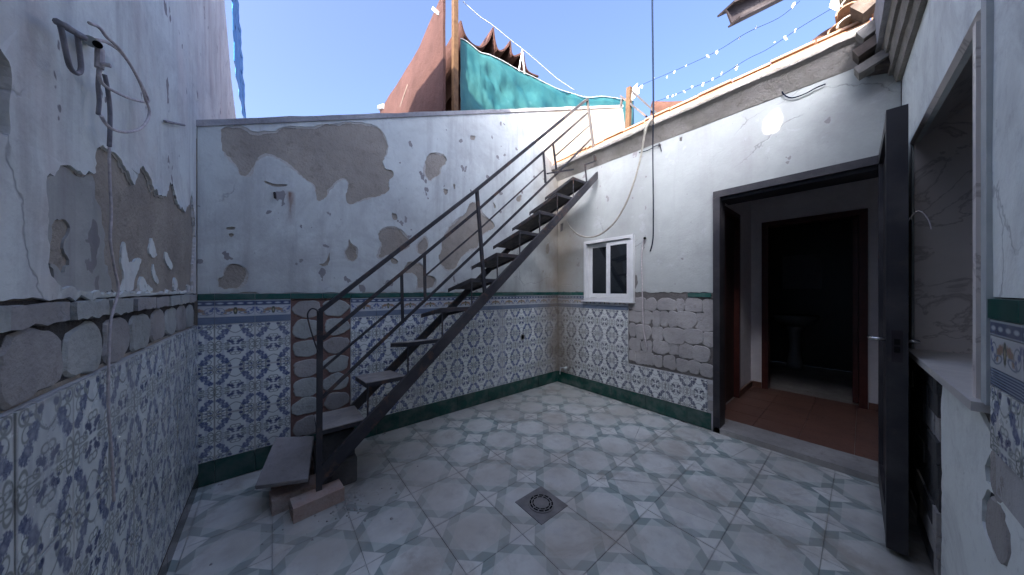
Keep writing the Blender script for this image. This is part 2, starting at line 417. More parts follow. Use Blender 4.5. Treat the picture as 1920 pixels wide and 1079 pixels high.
# patterned 20 x 30 wall tile (tile units in cm, folded about its centre)
def wall_tile(name, blue, mid, linec, base, desat=0.0):
    g = G(name, .22, .45)
    q = g.xyz(g.uv())
    x = g.math('ABSOLUTE', g.math('MULTIPLY', g.math('SUBTRACT', q[0], .5), 20.0))
    y = g.math('ABSOLUTE', g.math('MULTIPLY', g.math('SUBTRACT', q[1], .5), 30.0))
    v = g.comb(x, y)
    wob = g.vmath('SCALE', g.vmath('SUBTRACT', g.noise(1.05, 2, .5, vec=v, col=True), (.5, .5, .5)), 2.6)
    vl = g.vmath('ADD', v, wob)
    lines = g.union([g.ring(v, -1.3, 13.8, 5.6, 5.2, .27), g.ring(v, 8.0, 13.4, 1.5, 1.5, .28), g.ring(v, 5.6, 12.3, 2.3, .9, .24, 15),
                     g.ring(v, 8.4, 1.6, 1.35, 2.1, .27, 12), g.ring(v, 3.6, 12.6, 1.0, 1.4, .22, -30), g.ring(v, 6.2, 1.2, 3.0, .7, .18, 8),
                     g.ring(v, 7.3, 10.2, 1.2, 1.6, .20, 30), g.ring(v, 1.1, 5.2, 1.4, .9, .24, 0), g.ring(v, 4.2, 1.6, 1.0, .8, .24, 0)])
    leaf = g.union([g.ell(vl, 5.3, 9.5, 2.0, 1.75, 45), g.ell(vl, 7.3, 6.6, 2.1, 1.7, -40), g.ell(vl, 4.3, 10.8, 1.0, 1.4, -50), g.ell(vl, 8.7, 5.8, 1.1, .9, 0),
                    g.ell(vl, 8.2, 13.6, .75, .7, 0), g.ell(vl, 6.1, 13.2, .6, .5, 0)])
    stalk = g.ell(v, 6.3, 2.4, .75, 3.6, 6)
    inner = g.union([g.ell(v, 5.4, 9.3, .6, .75, 45), g.ell(v, 7.0, 6.9, .5, .8, -40)])
    dark = g.union([g.ell(vl, 2.4, 3.2, 2.1, 1.15, 24), g.ell(v, 2.8, 13.5, 1.15, .9, -25), g.ell(v, 3.9, 2.0, .5, .35, 0), g.ell(v, 1.1, 1.2, .9, .45, 0)])
    c = base
    tone = g.ramp(g.noise(.35, 3, .6, vec=v), .35, .65)
    c = g.mix(g.math('MULTIPLY', g.fill(stalk, .3), .6), c, g.mix(.5, mid, base))
    c = g.mix(g.math('MULTIPLY', g.fill(lines), .85), c, linec)
    c = g.mix(g.fill(leaf, .25), c, g.mix(g.ramp(g.noise(1.3, 2, .5, vec=v), .35, .65), mid, blue))
    c = g.mix(g.math('MULTIPLY', g.fill(inner, .3), .6), c, g.mix(.45, mid, base))
    c = g.mix(g.fill(dark, .2), c, blue)
    c = g.mix(g.math('MULTIPLY', dust(g, .30, 2.2), 1.0), c, lin(.40, .385, .36))
    c = g.mix(g.math('MULTIPLY', g.ramp(g.noise(1.3, 5, .6, stretch=(4, 4, .8)), .58, .7), .45), c, lin(.46, .46, .47))
    sx = g.math('ABSOLUTE', g.math('SUBTRACT', g.math('ADD', g.xyz(g.pos())[0], g.math('MULTIPLY', g.noise(5, 3), .05)), 2.10))
    c = g.mix(g.math('MULTIPLY', g.ramp(sx, .03, .10, .55, 0), g.ramp(g.noise(3, 5, .7, stretch=(4, 4, .5)), .3, .55)), c, lin(.56, .56, .57))
    c = g.mix(corner_dirt(g), c, lin(.22, .18, .135))
    c = g.mix(g.math('MULTIPLY', g.rnd(), .16), c, lin(.34, .33, .31))
    ed = g.math('MAXIMUM', g.math('ABSOLUTE', g.math('SUBTRACT', g.math('MULTIPLY', q[0], 2), 1)), g.math('ABSOLUTE', g.math('SUBTRACT', g.math('MULTIPLY', q[1], 2), 1)))
    c = g.mix(g.math('MULTIPLY', g.ramp(g.math('ADD', ed, g.math('MULTIPLY', g.noise(18, 4, .6), .10)), .985, 1.06), .6), c, lin(.25, .22, .19))
    rr = g.math('ADD', .22, g.math('MULTIPLY', dust(g, 1, 5), .35))
    g.bump(g.noise(3.0, 2, .5), .15, .004)
    return g.done(c, rr)
M['tile_b'] = wall_tile('blue_azulejo_tile', lin(.055, .075, .17), lin(.155, .20, .34), lin(.21, .24, .215), lin(.80, .82, .77))
M['tile_c'] = wall_tile('grey_azulejo_tile', lin(.045, .05, .085), lin(.13, .14, .19), lin(.19, .195, .18), lin(.74, .75, .70))
M['tile_a'] = wall_tile('faded_azulejo_tile', lin(.08, .10, .18), lin(.22, .25, .35), lin(.23, .25, .22), lin(.76, .79, .74))

def border_tile(name):
    g = G(name, .25, .45); q = g.xyz(g.uv())
    x = g.math('ABSOLUTE', g.math('MULTIPLY', g.math('SUBTRACT', q[0], .5), 20.0)); y = g.math('MULTIPLY', q[1], 6.6)
    v = g.comb(x, y); wob = g.vmath('SCALE', g.vmath('SUBTRACT', g.noise(1.4, 2, .5, vec=v, col=True), (.5, .5, .5)), 1.3); vl = g.vmath('ADD', v, wob)
    c = lin(.58, .59, .59)
    c = g.mix(g.fill(g.union([g.ell(vl, 3.0, 4.1, 2.7, 1.0, -16), g.ell(vl, 5.0, 2.4, 1.0, .6, -30)]), .3), c, g.mix(g.ramp(g.noise(1.0, 2, vec=v), .4, .6), lin(.32, .25, .13), lin(.36, .20, .15)))
    c = g.mix(g.fill(g.union([g.ring(v, 7.4, 3.4, 2.0, 1.9, .16), g.ring(v, 4.6, 2.1, 2.6, .8, .14, -10)])), c, lin(.18, .22, .28))
    c = g.mix(g.fill(g.union([g.ell(vl, 8.3, 3.8, .9, .7, 20), g.ell(vl, 9.3, 5.2, .7, .9, 0), g.ell(v, 6.6, 2.8, .5, .4, 0)]), .2), c, lin(.10, .13, .28))
    c = g.mix(g.fill(g.union([g.ell(vl, 0, 3.5, 1.1, 2.1), g.ell(v, 0, 5.4, .8, .5)]), .2), c, lin(.09, .10, .07))
    c = g.mix(g.fill(g.ell(v, 0, 3.6, .45, .9), .2), c, lin(.42, .36, .22))
    c = g.mix(dust(g, .5, 3), c, lin(.38, .36, .33)); c = g.mix(corner_dirt(g), c, lin(.22, .18, .135))
    return g.done(c)
M['border'] = border_tile('flower_border_tile')
def listel(name, chain):
    g = G(name, .25, .45); q = g.xyz(g.uv())
    x = g.math('MULTIPLY', q[0], 20.0); y = g.math('MULTIPLY', q[1], 3.6)
    c = lin(.06, .085, .16)
    if chain:
        xx = g.math('PINGPONG', g.math('ADD', x, 0.0), 2.5); v = g.comb(xx, y)
        c = g.mix(g.fill(g.ell(v, 2.5, 1.7, 1.5, .5), .2), c, lin(.52, .56, .58))
        c = g.mix(g.fill(g.math('SUBTRACT', g.math('ABSOLUTE', g.math('SUBTRACT', y, 1.7)), 1.3), .1), lin(.45, .50, .50), c)
    else:
        s = g.math('ABSOLUTE', g.math('SUBTRACT', g.math('PINGPONG', g.math('ADD', y, .2), .55), .28))
        c = g.mix(g.ramp(s, .10, .18, .75, 0), c, lin(.33, .40, .46))
    c = g.mix(dust(g, .45, 3), c, lin(.36, .34, .31)); c = g.mix(corner_dirt(g), c, lin(.2, .165, .13))
    return g.done(c)
M['listel_top'] = listel('chain_listel_tile', True); M['listel_low'] = listel('striped_listel_tile', False)
def green(name, c0, c1):
    g = G(name, .2, .5); c = g.mix(g.ramp(g.noise(6, 5, .6), .35, .7), c0, c1)
    c = g.mix(dust(g, .40, 7), c, lin(.22, .21, .19)); return g.done(c)
M['green'] = green('dark_green_glazed_tile', lin(.012, .075, .055), lin(.010, .05, .038))
M['green_top'] = green('green_edge_tile', lin(.02, .11, .085), lin(.015, .075, .06))
M['brown_skirt'] = green('brown_skirting_tile', lin(.07, .045, .038), lin(.05, .035, .03))

# floor tile: eight pointed star in each tile, small square at each corner
g = G('star_floor_tile', .33, .4)
q = g.xyz(g.uv())
fx = g.math('SUBTRACT', q[0], .5); fy = g.math('SUBTRACT', q[1], .5)
r = g.vmath('LENGTH', g.comb(fx, fy), out=1)
th = g.math('PINGPONG', g.math('ADD', g.math('ARCTAN2', fy, fx), math.pi * 2), math.pi / 8)
px_ = g.math('MULTIPLY', r, g.math('COSINE', th)); py_ = g.math('MULTIPLY', r, g.math('SINE', th))
vr = .385; ax, ay = .512, 0.0; bx, by = vr * math.cos(math.pi / 8), vr * math.sin(math.pi / 8)
L = math.hypot(bx - ax, by - ay); nx, ny = (by - ay) / L, -(bx - ax) / L
star = g.math('ADD', g.math('MULTIPLY', g.math('SUBTRACT', px_, ax), nx), g.math('MULTIPLY', g.math('SUBTRACT', py_, ay), ny))
sfac = g.ramp(star, -.004, .004, 1, 0)
octf = g.ramp(g.math('SUBTRACT', px_, bx), -.004, .006, 1, 0)
sq = g.math('SUBTRACT', g.math('ADD', g.math('ABSOLUTE', fx), g.math('ABSOLUTE', fy)), 1.0 - .27)
sqf = g.ramp(sq, -.004, .004, 0, 1)
mott = g.ramp(g.noise(3.5, 5, .6), .35, .68)
teal = g.mix(mott, lin(.25, .325, .30), lin(.31, .36, .335))
tip = g.mix(mott, lin(.58, .63, .57), lin(.49, .55, .50))
octc = g.mix(mott, lin(.74, .74, .68), lin(.60, .605, .55))
sqc = g.mix(mott, lin(.80, .80, .73), lin(.68, .68, .62))
c = g.mix(sfac, teal, tip); c = g.mix(g.math('MULTIPLY', octf, sfac), c, octc); c = g.mix(sqf, c, sqc)
# wet looking centre stain, brown dust towards the drain and the steps, green grime by the house wall
c = g.mix(g.math('MULTIPLY', g.ramp(g.math('ADD', r, g.math('MULTIPLY', g.noise(22, 4), .10)), .05, .17, .30, 0), g.rnd()), c, lin(.22, .19, .19))
wp = g.pos()
dr = g.vmath('LENGTH', g.vmath('SUBTRACT', wp, (1.12, 1.35, 0)), out=1)
c = g.mix(g.math('MULTIPLY', g.ramp(g.math('ADD', dr, g.math('MULTIPLY', g.noise(4, 5, .6), .9)), .55, 1.25, .62, 0), g.ramp(g.noise(2.3, 4), .35, .6, .3, 1)), c, lin(.37, .30, .235))
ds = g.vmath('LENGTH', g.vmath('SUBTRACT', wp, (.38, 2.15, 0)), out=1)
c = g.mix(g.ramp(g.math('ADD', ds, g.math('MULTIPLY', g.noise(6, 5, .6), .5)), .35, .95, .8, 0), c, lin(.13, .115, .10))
q3 = g.xyz(wp)
c = g.mix(g.math('MULTIPLY', g.ramp(g.math('ADD', g.math('ADD', q3[0], q3[1]), g.math('MULTIPLY', g.noise(4, 4), .8)), 4.6, 5.9, 0, .5), 1.0), c, lin(.30, .30, .23))
c = g.mix(g.math('MULTIPLY', g.ramp(g.math('ADD', q3[1], g.math('MULTIPLY', g.noise(5, 4), .12)), .06, -.10, 0, .9), g.ramp(q3[0], 1.7, 2.1)), c, lin(.06, .055, .05))  # dark floor by the window wall: shade painted into the tile colour
c = g.mix(g.ramp(g.noise(1.7, 6, .62), .42, .66, 0, .68), c, lin(.47, .42, .35))
c = g.mix(g.math('MULTIPLY', g.rnd(), .22), c, lin(.42, .40, .35))
c = g.mix(g.ramp(g.noise(7.5, 6, .7), .52, .70, 0, .42), c, lin(.36, .33, .295))
c = g.mix(g.ramp(g.noise(5.0, 5, .65, dist=1.0), .56, .66, 0, .35), c, lin(.50, .49, .48))
c = g.mix(g.ramp(g.noise(42, 3, .6), .70, .76, 0, .55), c, lin(.12, .105, .10))
ed = g.math('MAXIMUM', g.math('ABSOLUTE', fx), g.math('ABSOLUTE', fy))
c = g.mix(g.math('MULTIPLY', g.ramp(g.math('ADD', ed, g.math('MULTIPLY', g.math('SUBTRACT', g.noise(11, 5, .7), .5), .10)), .466, .504, 0, .38), g.ramp(g.noise(1.6, 4), .40, .58, .15, 1)), c, lin(.17, .145, .12))
c = g.mix(g.ramp(g.noise(2.6, 7, .7, dist=.5), .54, .66, 0, .5), c, lin(.33, .27, .21))
rr = g.ramp(g.noise(3, 5, .6), .35, .7, .32, .6)
g.bump(g.noise(60, 3, .6), .10, .001)
M['floor'] = g.done(c, rr)
g = G('floor_grout', .95, .1)
c = g.mix(g.ramp(g.noise(1.9, 4, .6), .55, .60), lin(.42, .41, .37), lin(.02, .018, .017)); M['floor_bed'] = g.done(c)
M['ground'] = render_coat('dry_earth', lin(.22, .18, .14), lin(.17, .14, .11), .02)

# ------------------------------------------------------------------ the ground and the tiled yard floor
def struct(o): o['kind'] = 'structure'; return o
mb = MB(); mb.box(-90, 90, -90, 90, -.35, -.30); struct(mb.build('ground', M['ground']))
mb = MB(); mb.box(-.60, 3.40, -.9, 3.0, -.30, -.006)
floor = struct(mb.build('floor', M['floor_bed']))
def tile_mesh(w, d, h, b, u0, u1, v0, v1, mat, name, flat=True):
    """glazed tile: front face up (+Z) or towards -Y, soft bevel, UV over the motif"""
    vs = []; B = b
    for (x0, x1, y0, y1, z) in ((0, w, 0, d, 0), (0, w, 0, d, h - B * .6), (B, w - B, B, d - B, h)):
        vs += [(x0, y0, z), (x1, y0, z), (x1, y1, z), (x0, y1, z)]
    if not flat: vs = [(x, -z, y) for (x, y, z) in vs]
    F = [(0, 3, 2, 1), (8, 9, 10, 11)]
    for k in (0, 4):
        for i in range(4): F.append((k + i, k + (i + 1) % 4, k + 4 + (i + 1) % 4, k + 4 + i))
    def uvp(i):
        x = (vs[i][0]) / w; y = (vs[i][1] if flat else vs[i][2]) / d
        return (u0 + (u1 - u0) * x, v0 + (v1 - v0) * y)
    m = MB(); m.add(vs, F, 0, [[uvp(i) for i in f] for f in F])
    me = m.mesh(name); bm = bmesh.new(); bm.from_mesh(me); bmesh.ops.recalc_face_normals(bm, faces=bm.faces); bm.to_mesh(me); bm.free()
    me.materials.append(mat); return me
P = .335; U0 = 1.677 - 6 * P; V0 = .127 - 2 * P; gap = .0019
shared = {}
rnd = random.Random(3)
cracks = {(6, 4): (.2, .9, .9, .1), (9, 3): (.0, .55, 1.0, .35), (7, 2): (.3, 1.0, .62, .0), (8, 5): (.0, .3, 1.0, .62), (6, 3): (.35, 1, .6, 0)}
for i in range(-1, 12):
    for j in range(0, 12):
        x0 = U0 + i * P + gap / 2; x1 = x0 + P - gap; y0 = V0 + j * P + gap / 2; y1 = y0 + P - gap
        cx0, cx1, cy0, cy1 = max(x0, -.366), min(x1, 3.070 if y0 > .80 else 3.060), max(y0, -.50), min(y1, 2.722)
        if cx1 - cx0 < .015 or cy1 - cy0 < .015: continue
        key = (round(cx0 - x0, 3), round(cx1 - x0, 3), round(cy0 - y0, 3), round(cy1 - y0, 3))
        if key not in shared:
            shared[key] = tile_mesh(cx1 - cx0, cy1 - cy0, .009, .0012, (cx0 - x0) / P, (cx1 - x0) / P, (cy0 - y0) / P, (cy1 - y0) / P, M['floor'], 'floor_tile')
        if (i, j) in cracks:      # a broken tile: two pieces with an open crack
            a = cracks[(i, j)]; pa = Vector((a[0], a[1])); pb = Vector((a[2], a[3])); dd = (pb - pa).normalized(); nn = Vector((-dd.y, dd.x))
            for sgn in (1, -1):
                bm = bmesh.new(); bm.from_mesh(shared[key])
                w_ = cx1 - cx0
                bmesh.ops.bisect_plane(bm, geom=bm.verts[:] + bm.edges[:] + bm.faces[:], plane_co=(pa.x * w_ + nn.x * sgn * .0016, pa.y * w_ + nn.y * sgn * .0016, 0), plane_no=(nn.x * -sgn, nn.y * -sgn, 0), clear_outer=True)
                me = bpy.data.meshes.new('floor_tile'); bm.to_mesh(me); bm.free(); me.materials.append(M['floor'])
                o = link(bpy.data.objects.new('floor_tile', me), floor); o.location = (cx0, cy0, -.009 + rnd.uniform(-.0006, .0012))
                o.rotation_euler = (rnd.uniform(-.003, .003), rnd.uniform(-.003, .003), 0)
            continue
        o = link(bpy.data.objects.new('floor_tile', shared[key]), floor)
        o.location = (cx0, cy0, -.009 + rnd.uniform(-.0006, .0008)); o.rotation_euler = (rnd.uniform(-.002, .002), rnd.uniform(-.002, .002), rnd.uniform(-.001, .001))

# floor drain
dr = thing('floor_drain', 'square grey steel floor drain with round slotted grate set into the patio tiles', 'drain', (1.235, 1.22, 0))
g = plain('drain_steel', lin(.27, .25, .24), .45, .4, .35); M['drain'] = g
mb = MB(); mb.box(1.125, 1.345, 1.11, 1.33, -.004, .004); mb.build('plate', M['drain'], dr)
mb = MB(); n = 32
c0 = Vector((1.235, 1.22, 0))
mb.tube([c0 + Vector((0, 0, .0045)), c0 + Vector((0, 0, .0085))], .078, 40); mb.build('grate', M['drain'], dr)
for R0, R1, ns in ((.060, .069, 12), (.046, .053, 10)):
    for k in range(ns):
        a0 = 2 * math.pi * (k + .10) / ns; a1 = 2 * math.pi * (k + .90) / ns; m = 5; vs = []
        for zz in (.0086, .0098):
            for t in range(m + 1):
                a = a0 + (a1 - a0) * t / m
                for rr_ in (R0, R1): vs.append(c0 + Vector((rr_ * math.cos(a), rr_ * math.sin(a), zz)))
        F = []; q_ = 2 * (m + 1)
        for t in range(m):
            F.append((q_ + 2 * t, q_ + 2 * t + 1, q_ + 2 * t + 3, q_ + 2 * t + 2)); F.append((2 * t, 2 * t + 2, 2 * t + 3, 2 * t + 1))
        if k == 0: sl = MB()
        sl.add(vs, F)
    o = sl.build('slot_ring', M['hole'], dr); o['kind'] = 'stuff'

# ------------------------------------------------------------------ wall finishing helpers
def place_tile(fr, s0, s1, z0, z1, full_s0, full_w, full_z0, full_h, mat, parent, name='tile', base=-.003, th=.0075, tilt=.003, b=.0011):
    key = (name, mat.name, round(s1 - s0, 3), round(z1 - z0, 3), round((s0 - full_s0), 3), round(z0 - full_z0, 3), th)
    if key not in shared:
        shared[key] = tile_mesh(s1 - s0, z1 - z0, th, b, (s0 - full_s0) / full_w, (s1 - full_s0) / full_w, (z0 - full_z0) / full_h, (z1 - full_z0) / full_h, mat, name, flat=False)
    o = link(bpy.data.objects.new(name, shared[key]), parent)
    o.location = fr.pt(s0, z0, base + rnd.uniform(-.0004, .0008)) - wloc(parent)
    o.rotation_euler = (rnd.uniform(-tilt, tilt), 0, fr.a + rnd.uniform(-tilt, tilt))
    return o
def tile_run(fr, sa, sb, start, z0, z1, mat, parent, name, skip=None, w=.2, full_z0=None, full_h=None, th=.0075):
    k = math.floor((sa - start) / w); g2 = .0024
    while start + k * w < sb - .01:
        f0 = start + k * w + g2 / 2; f1 = f0 + w - g2
        a, b = max(f0, sa), min(f1, sb)
        if b - a > .02 and not (skip and skip((a + b) / 2, (z0 + z1) / 2)):
            place_tile(fr, a, b, z0 + .001, z1 - .001, f0, w - g2, full_z0 if full_z0 is not None else z0, full_h or (z1 - z0), mat, parent, name, th=th)
        k += 1
def slab(fr, s0, s1, z0, z1, front, back, mat, parent, name):
    mb = MB(); c = [fr.pt(s, z, o) for o in (back, front) for z in (z0, z1) for s in (s0, s1)]
    mb.add(c, [(0, 1, 3, 2), (4, 6, 7, 5), (0, 4, 5, 1), (2, 3, 7, 6), (0, 2, 6, 4), (1, 5, 7, 3)])
    return mb.build(name, mat, parent)
def dab(fr, s, z, rs, rz, mat, parent, th=.012, back=-.012, seed=0, sq=2.6):
    r_ = random.Random(seed); n = 26; out = []; ph = r_.uniform(0, 6)
    for k in range(n):
        a = 2 * math.pi * k / n; ca, sa_ = math.cos(a), math.sin(a)
        rr = 1 / ((abs(ca) ** sq + abs(sa_) ** sq) ** (1 / sq)) * (1 + .055 * math.sin(3 * a + ph) + .04 * math.sin(5 * a + 2 * ph) + r_.uniform(-.045, .04))
        out.append((ca * rr, sa_ * rr))
    mb = MB(); V = []
    for (k, o) in ((1.0, back), (1.0, back + th * .45), (.93, back + th), (.55, back + th * 1.05)):
        for (a, b) in out: V.append(fr.pt(s + a * rs * k, z + b * rz * k, o + r_.uniform(-.0005, .0005)))
    V.append(fr.pt(s, z, back + th * 1.0)); F = []
    for L_ in range(3):
        for k in range(n): F.append((L_ * n + k, L_ * n + (k + 1) % n, (L_ + 1) * n + (k + 1) % n, (L_ + 1) * n + k))
    for k in range(n): F.append((3 * n + k, 3 * n + (k + 1) % n, 4 * n))
    mb.add(V, F); return mb.build('mortar_dab', mat, parent)

Z_SK, Z_T, Z_L1, Z_B, Z_L2, Z_G = .150, 1.045, 1.093, 1.164, 1.204, 1.248   # skirting, tiles, listel, border, listel, green edge
TH = (Z_T - Z_SK) / 3

# ------------------------------------------------------------------ stairs wall (B)
wb = thing('patio_wall', 'rendered white wall behind the metal stairs with large peeled patches and blue tiled base', 'wall', (1.5, 2.733, 0))
top = lambda s: 2.36 + (s + .368) * .4256
outl = [(-.42, -.3), (5.3, -.3), (5.3, 2.6), (4.83, top(4.83))] + [(-.42, top(-.42))]
pb_ = lambda L_, sc_, ox, oy: [FB.px(ox + x / sc_, oy + y / sc_) for x, y in L_]
panel('masonry', FB, outl, [], -.012, -.17, M['render'], wb, grid=.09, wave=.0022, seed=2)
Z2 = (2.839, 360, 180); Z8 = (3.371, 660, 300)
patch = [
 pb_([(150,200),(165,165),(240,152),(290,168),(330,192),(380,185),(440,188),(480,165),(560,160),(640,165),(700,148),(760,150),(820,138),(900,140),(960,150),(1000,172),(1030,210),(1045,270),(1040,310),(1015,350),(1030,390),(1070,395),(1075,430),(1045,450),(1055,500),(1020,530),(960,545),(880,572),(830,580),(815,530),(830,490),(825,450),(800,445),(765,470),(735,505),(710,548),(665,565),(655,500),(640,470),(600,445),(550,405),(510,370),(450,330),(400,320),(350,340),(330,380),(325,420),(290,437),(250,420),(240,380),(200,350),(160,300)], *Z2),
 pb_([(1235,370),(1255,310),(1300,298),(1350,315),(1358,355),(1330,380),(1325,420),(1290,435),(1270,460),(1240,430),(1230,400)], *Z2),
 pb_([(1335,490),(1368,500),(1350,528)], *Z2), pb_([(1060,620),(1090,628),(1095,660),(1070,662)], *Z2),
 pb_([(1000,710),(1050,692),(1100,700),(1150,745),(1168,800),(1130,825),(1060,850),(1000,872),(980,860),(990,820),(1010,790),(988,745)], *Z2),
 pb_([(835,755),(850,790),(887,810),(885,860),(860,887),(820,875),(806,830),(830,800)], *Z2),
 pb_([(200,893),(250,895),(297,925),(300,970),(272,1028),(140,1030),(133,970),(165,965),(170,920)], *Z2),
 pb_([(1190,800),(1215,760),(1240,740),(1262,770),(1255,820),(1220,850),(1195,830)], *Z2),
 pb_([(545,610),(560,590),(570,500),(620,410),(680,360),(720,340),(740,280),(770,260),(810,290),(830,340),(900,400),(907,430),(840,465),(810,500),(800,560),(740,580),(690,620),(655,690),(600,708),(560,670)], *Z8),
 pb_([(330,680),(355,640),(450,650),(470,730),(520,735),(542,770),(510,812),(400,826),(410,790),(415,740),(380,720),(330,715)], *Z8),
 pb_([(1060,855),(1102,880),(1090,897),(1058,890)], *Z2), pb_([(890,260),(914,300),(900,312)], *Z8), pb_([(575,190),(612,200),(590,228)], *Z8),
 pb_([(1040,230),(1078,215),(1070,270),(1038,262)], *Z8), pb_([(1225,530),(1252,515),(1252,592),(1228,600)], *Z8), pb_([(638,150),(657,155),(650,188)], *Z8),
 pb_([(1480,208),(1512,212),(1505,237),(1482,232)], *Z2), pb_([(180,700),(232,697),(228,712),(185,714)], *Z2), pb_([(190,735),(215,730),(225,742),(205,755)], *Z2),
 pb_([(670,895),(712,890),(735,820),(730,900),(700,910)], *Z2), pb_([(1390,470),(1405,490),(1395,500)], *Z2),
 pb_([(380,448),(440,470),(510,470),(500,482),(440,486),(390,465)], *Z2),
]
holes = [jag(soft(h), .006 if len(h) > 8 else .003, .011, k) for k, h in enumerate(patch)]
po = [(-.368, Z_G - .002)] + jag([(-.368 + .1, Z_G + .004), (5.2, Z_G + .004)], .007, .03, 91, False) + [(5.25, 2.55), (4.80, top(4.80) - .01)] + jag([(4.7, top(4.7) - .015), (.4, top(.4) - .02), (-.30, top(-.30) - .02)], .006, .05, 92, False) + [(-.368, top(-.368) - .01)]
panel('plaster', FB, po, holes, -.0040, -.018, M['paint'], wb, grid=.07, wave=.0020, lift=.0025, seed=4)
def inset(poly, d, seed):
    n = len(poly); out = []; area = sum(poly[i][0] * poly[(i + 1) % n][1] - poly[(i + 1) % n][0] * poly[i][1] for i in range(n)); sg = 1 if area > 0 else -1
    for i in range(n):
        a = Vector(poly[(i - 3) % n]); b = Vector(poly[(i + 3) % n]); t = (b - a)
        t = t.normalized() if t.length else Vector((1, 0)); nn = Vector((-t.y, t.x)) * sg
        p = Vector(poly[i]); k = d * (.9 + 2.6 * noise.noise(Vector((p.x * 9, p.y * 9, seed))))
        q = p + nn * max(.001, k); out.append((q.x, q.y))
    return out
def undercoat(fr, hs, mat, parent, d=.010, z=-.0085):
    for k, h in enumerate(hs):
        if len(h) < 26: continue
        ou = inset(h, -.012, k + .5); ou = [(p[0] - 0, p[1]) for p in ou]
        n_ = len(h); cx1 = sum(p[0] for p in h) / n_
        ou = []
        for i in range(n_):
            a = Vector(h[(i - 2) % n_]); b = Vector(h[(i + 2) % n_]); t = (b - a); t = t.normalized() if t.length else Vector((1, 0))
            area = 1
            ou.append(h[i])
        inn = inset(h, d, k + 3.3)
        panel('undercoat', fr, h, [inn], z, -.018, mat, parent, seed=k)
undercoat(FB, holes, M['undercoat'], wb)
# coping strip along the sloping top
mb = MB(); n = 60
for k in range(n):
    s0 = -.42 + k * 5.25 / n; s1 = -.42 + (k + 1) * 5.25 / n
    vs = []
    for s in (s0, s1):
        jz = .010 * noise.noise(Vector((s * 5, 0, 3)))
        for (o, dz) in ((.006, -.035), (.010 + .006 * noise.noise(Vector((s * 7, 2, 3))), .004 + jz), (-.175, .012 + jz), (-.175, -.035)): vs.append(FB.pt(s, top(s) + dz, o))
    mb.add(vs, [(0, 1, 5, 4), (1, 2, 6, 5), (2, 3, 7, 6), (3, 0, 4, 7)])
mb.build('coping', M['coping'], wb)
def skipB(s, z):
    return .399 < s < .793 or False
SB = -.368 + .155 - .2                                   # first joint as in the photo
s_miss0 = FB.px(545, 600)[0]; s_miss1 = FB.px(657, 600)[0]
SB = s_miss0 - .2 * 5
skB = lambda s, z: s_miss0 < s < s_miss1
SEND = 3.084 - .004
slab(FB, -.368, s_miss0, Z_SK, Z_L2 + .001, -.0035, -.0115, M['grout'], wb, 'grout_bed')
slab(FB, s_miss1, SEND, Z_SK, Z_L2 + .001, -.0035, -.0115, M['grout'], wb, 'grout_bed')
slab(FB, -.368, SEND, Z_L2 + .002, Z_G, -.0035, -.0115, M['grout'], wb, 'grout_bed')
slab(FB, -.368, SEND, 0, Z_SK - .001, -.0035, -.0115, M['grout'], wb, 'grout_bed')
slab(FB, s_miss0 + .001, s_miss1 - .001, Z_SK, Z_L2, -.0095, -.0118, M['red_bed'], wb, 'brick_bed')
for r_ in range(3): tile_run(FB, -.366, SEND, SB, Z_SK + r_ * TH, Z_SK + (r_ + 1) * TH, M['tile_b'], wb, 'tile', skB)
tile_run(FB, -.366, SEND, SB, Z_T, Z_L1, M['listel_low'], wb, 'listel_tile', skB)
tile_run(FB, -.366, SEND, SB, Z_L1, Z_B, M['border'], wb, 'border_tile', skB)
tile_run(FB, -.366, SEND, SB, Z_B, Z_L2, M['listel_top'], wb, 'listel_tile', skB)
tile_run(FB, -.366, SEND, SB, Z_L2 + .003, Z_G, M['green_top'], wb, 'edge_tile', None, th=.011)
tile_run(FB, -.366, SEND, SB, .0, Z_SK, M['green'], wb, 'skirting_tile', None, th=.009)
sc_w = (s_miss1 - s_miss0) / 2; zz = Z_L2 - .004; kk = 0
while zz > .16:
    hgt = .150 + .006 * math.sin(kk * 2.3)
    for c_ in range(2):
        r2 = random.Random(kk * 5 + c_)
        dab(FB, s_miss0 + sc_w * (c_ + .5) + r2.uniform(-.006, .006), zz - hgt / 2 + r2.uniform(-.004, .004), sc_w * .485 * r2.uniform(.9, 1.0), hgt * .47 * r2.uniform(.93, 1.05), M['dab'] if (kk + c_) % 3 else M['dab_warm'], wb, .010, -.0105, kk * 7 + c_, 2.2)
    zz -= hgt; kk += 1
# rust hook with a rag of lifted plaster
hk = thing('wall_hook', 'small rusty iron stub sticking out of the wall above a rust streak', 'hook', (.1, 2.73, 1.89))
c_ = FB.w(515, 352, .01)
mb = MB(); mb.tube([FB.w(515, 362, -.01), FB.w(515, 362, .035), FB.w(516, 372, .045)], .008, 8); mb.build('hook', M['beam'], hk)
# round broken pipe mouth low in the tiles
pm = thing('pipe_mouth', 'small broken round pipe hole low in the tiles of the stairs wall', 'pipe', tuple(FB.w(979, 632)))
c_ = FB.w(979, 632, .0); mb = MB(); ring = []
for k in range(17):
    a = 2 * math.pi * k / 16; ring.append(c_ + Vector((math.cos(a) * .030, -.010, math.sin(a) * .036)))
mb.tube(ring, .006, 6, cap=False); mb.build('rim', M['dab_warm'], pm, smooth=True)
mb = MB(); mb.tube([c_ + Vector((0, -.0065, 0)), c_ + Vector((0, -.0085, 0))], .028, 20); mb.build('hole', M['hole'], pm)

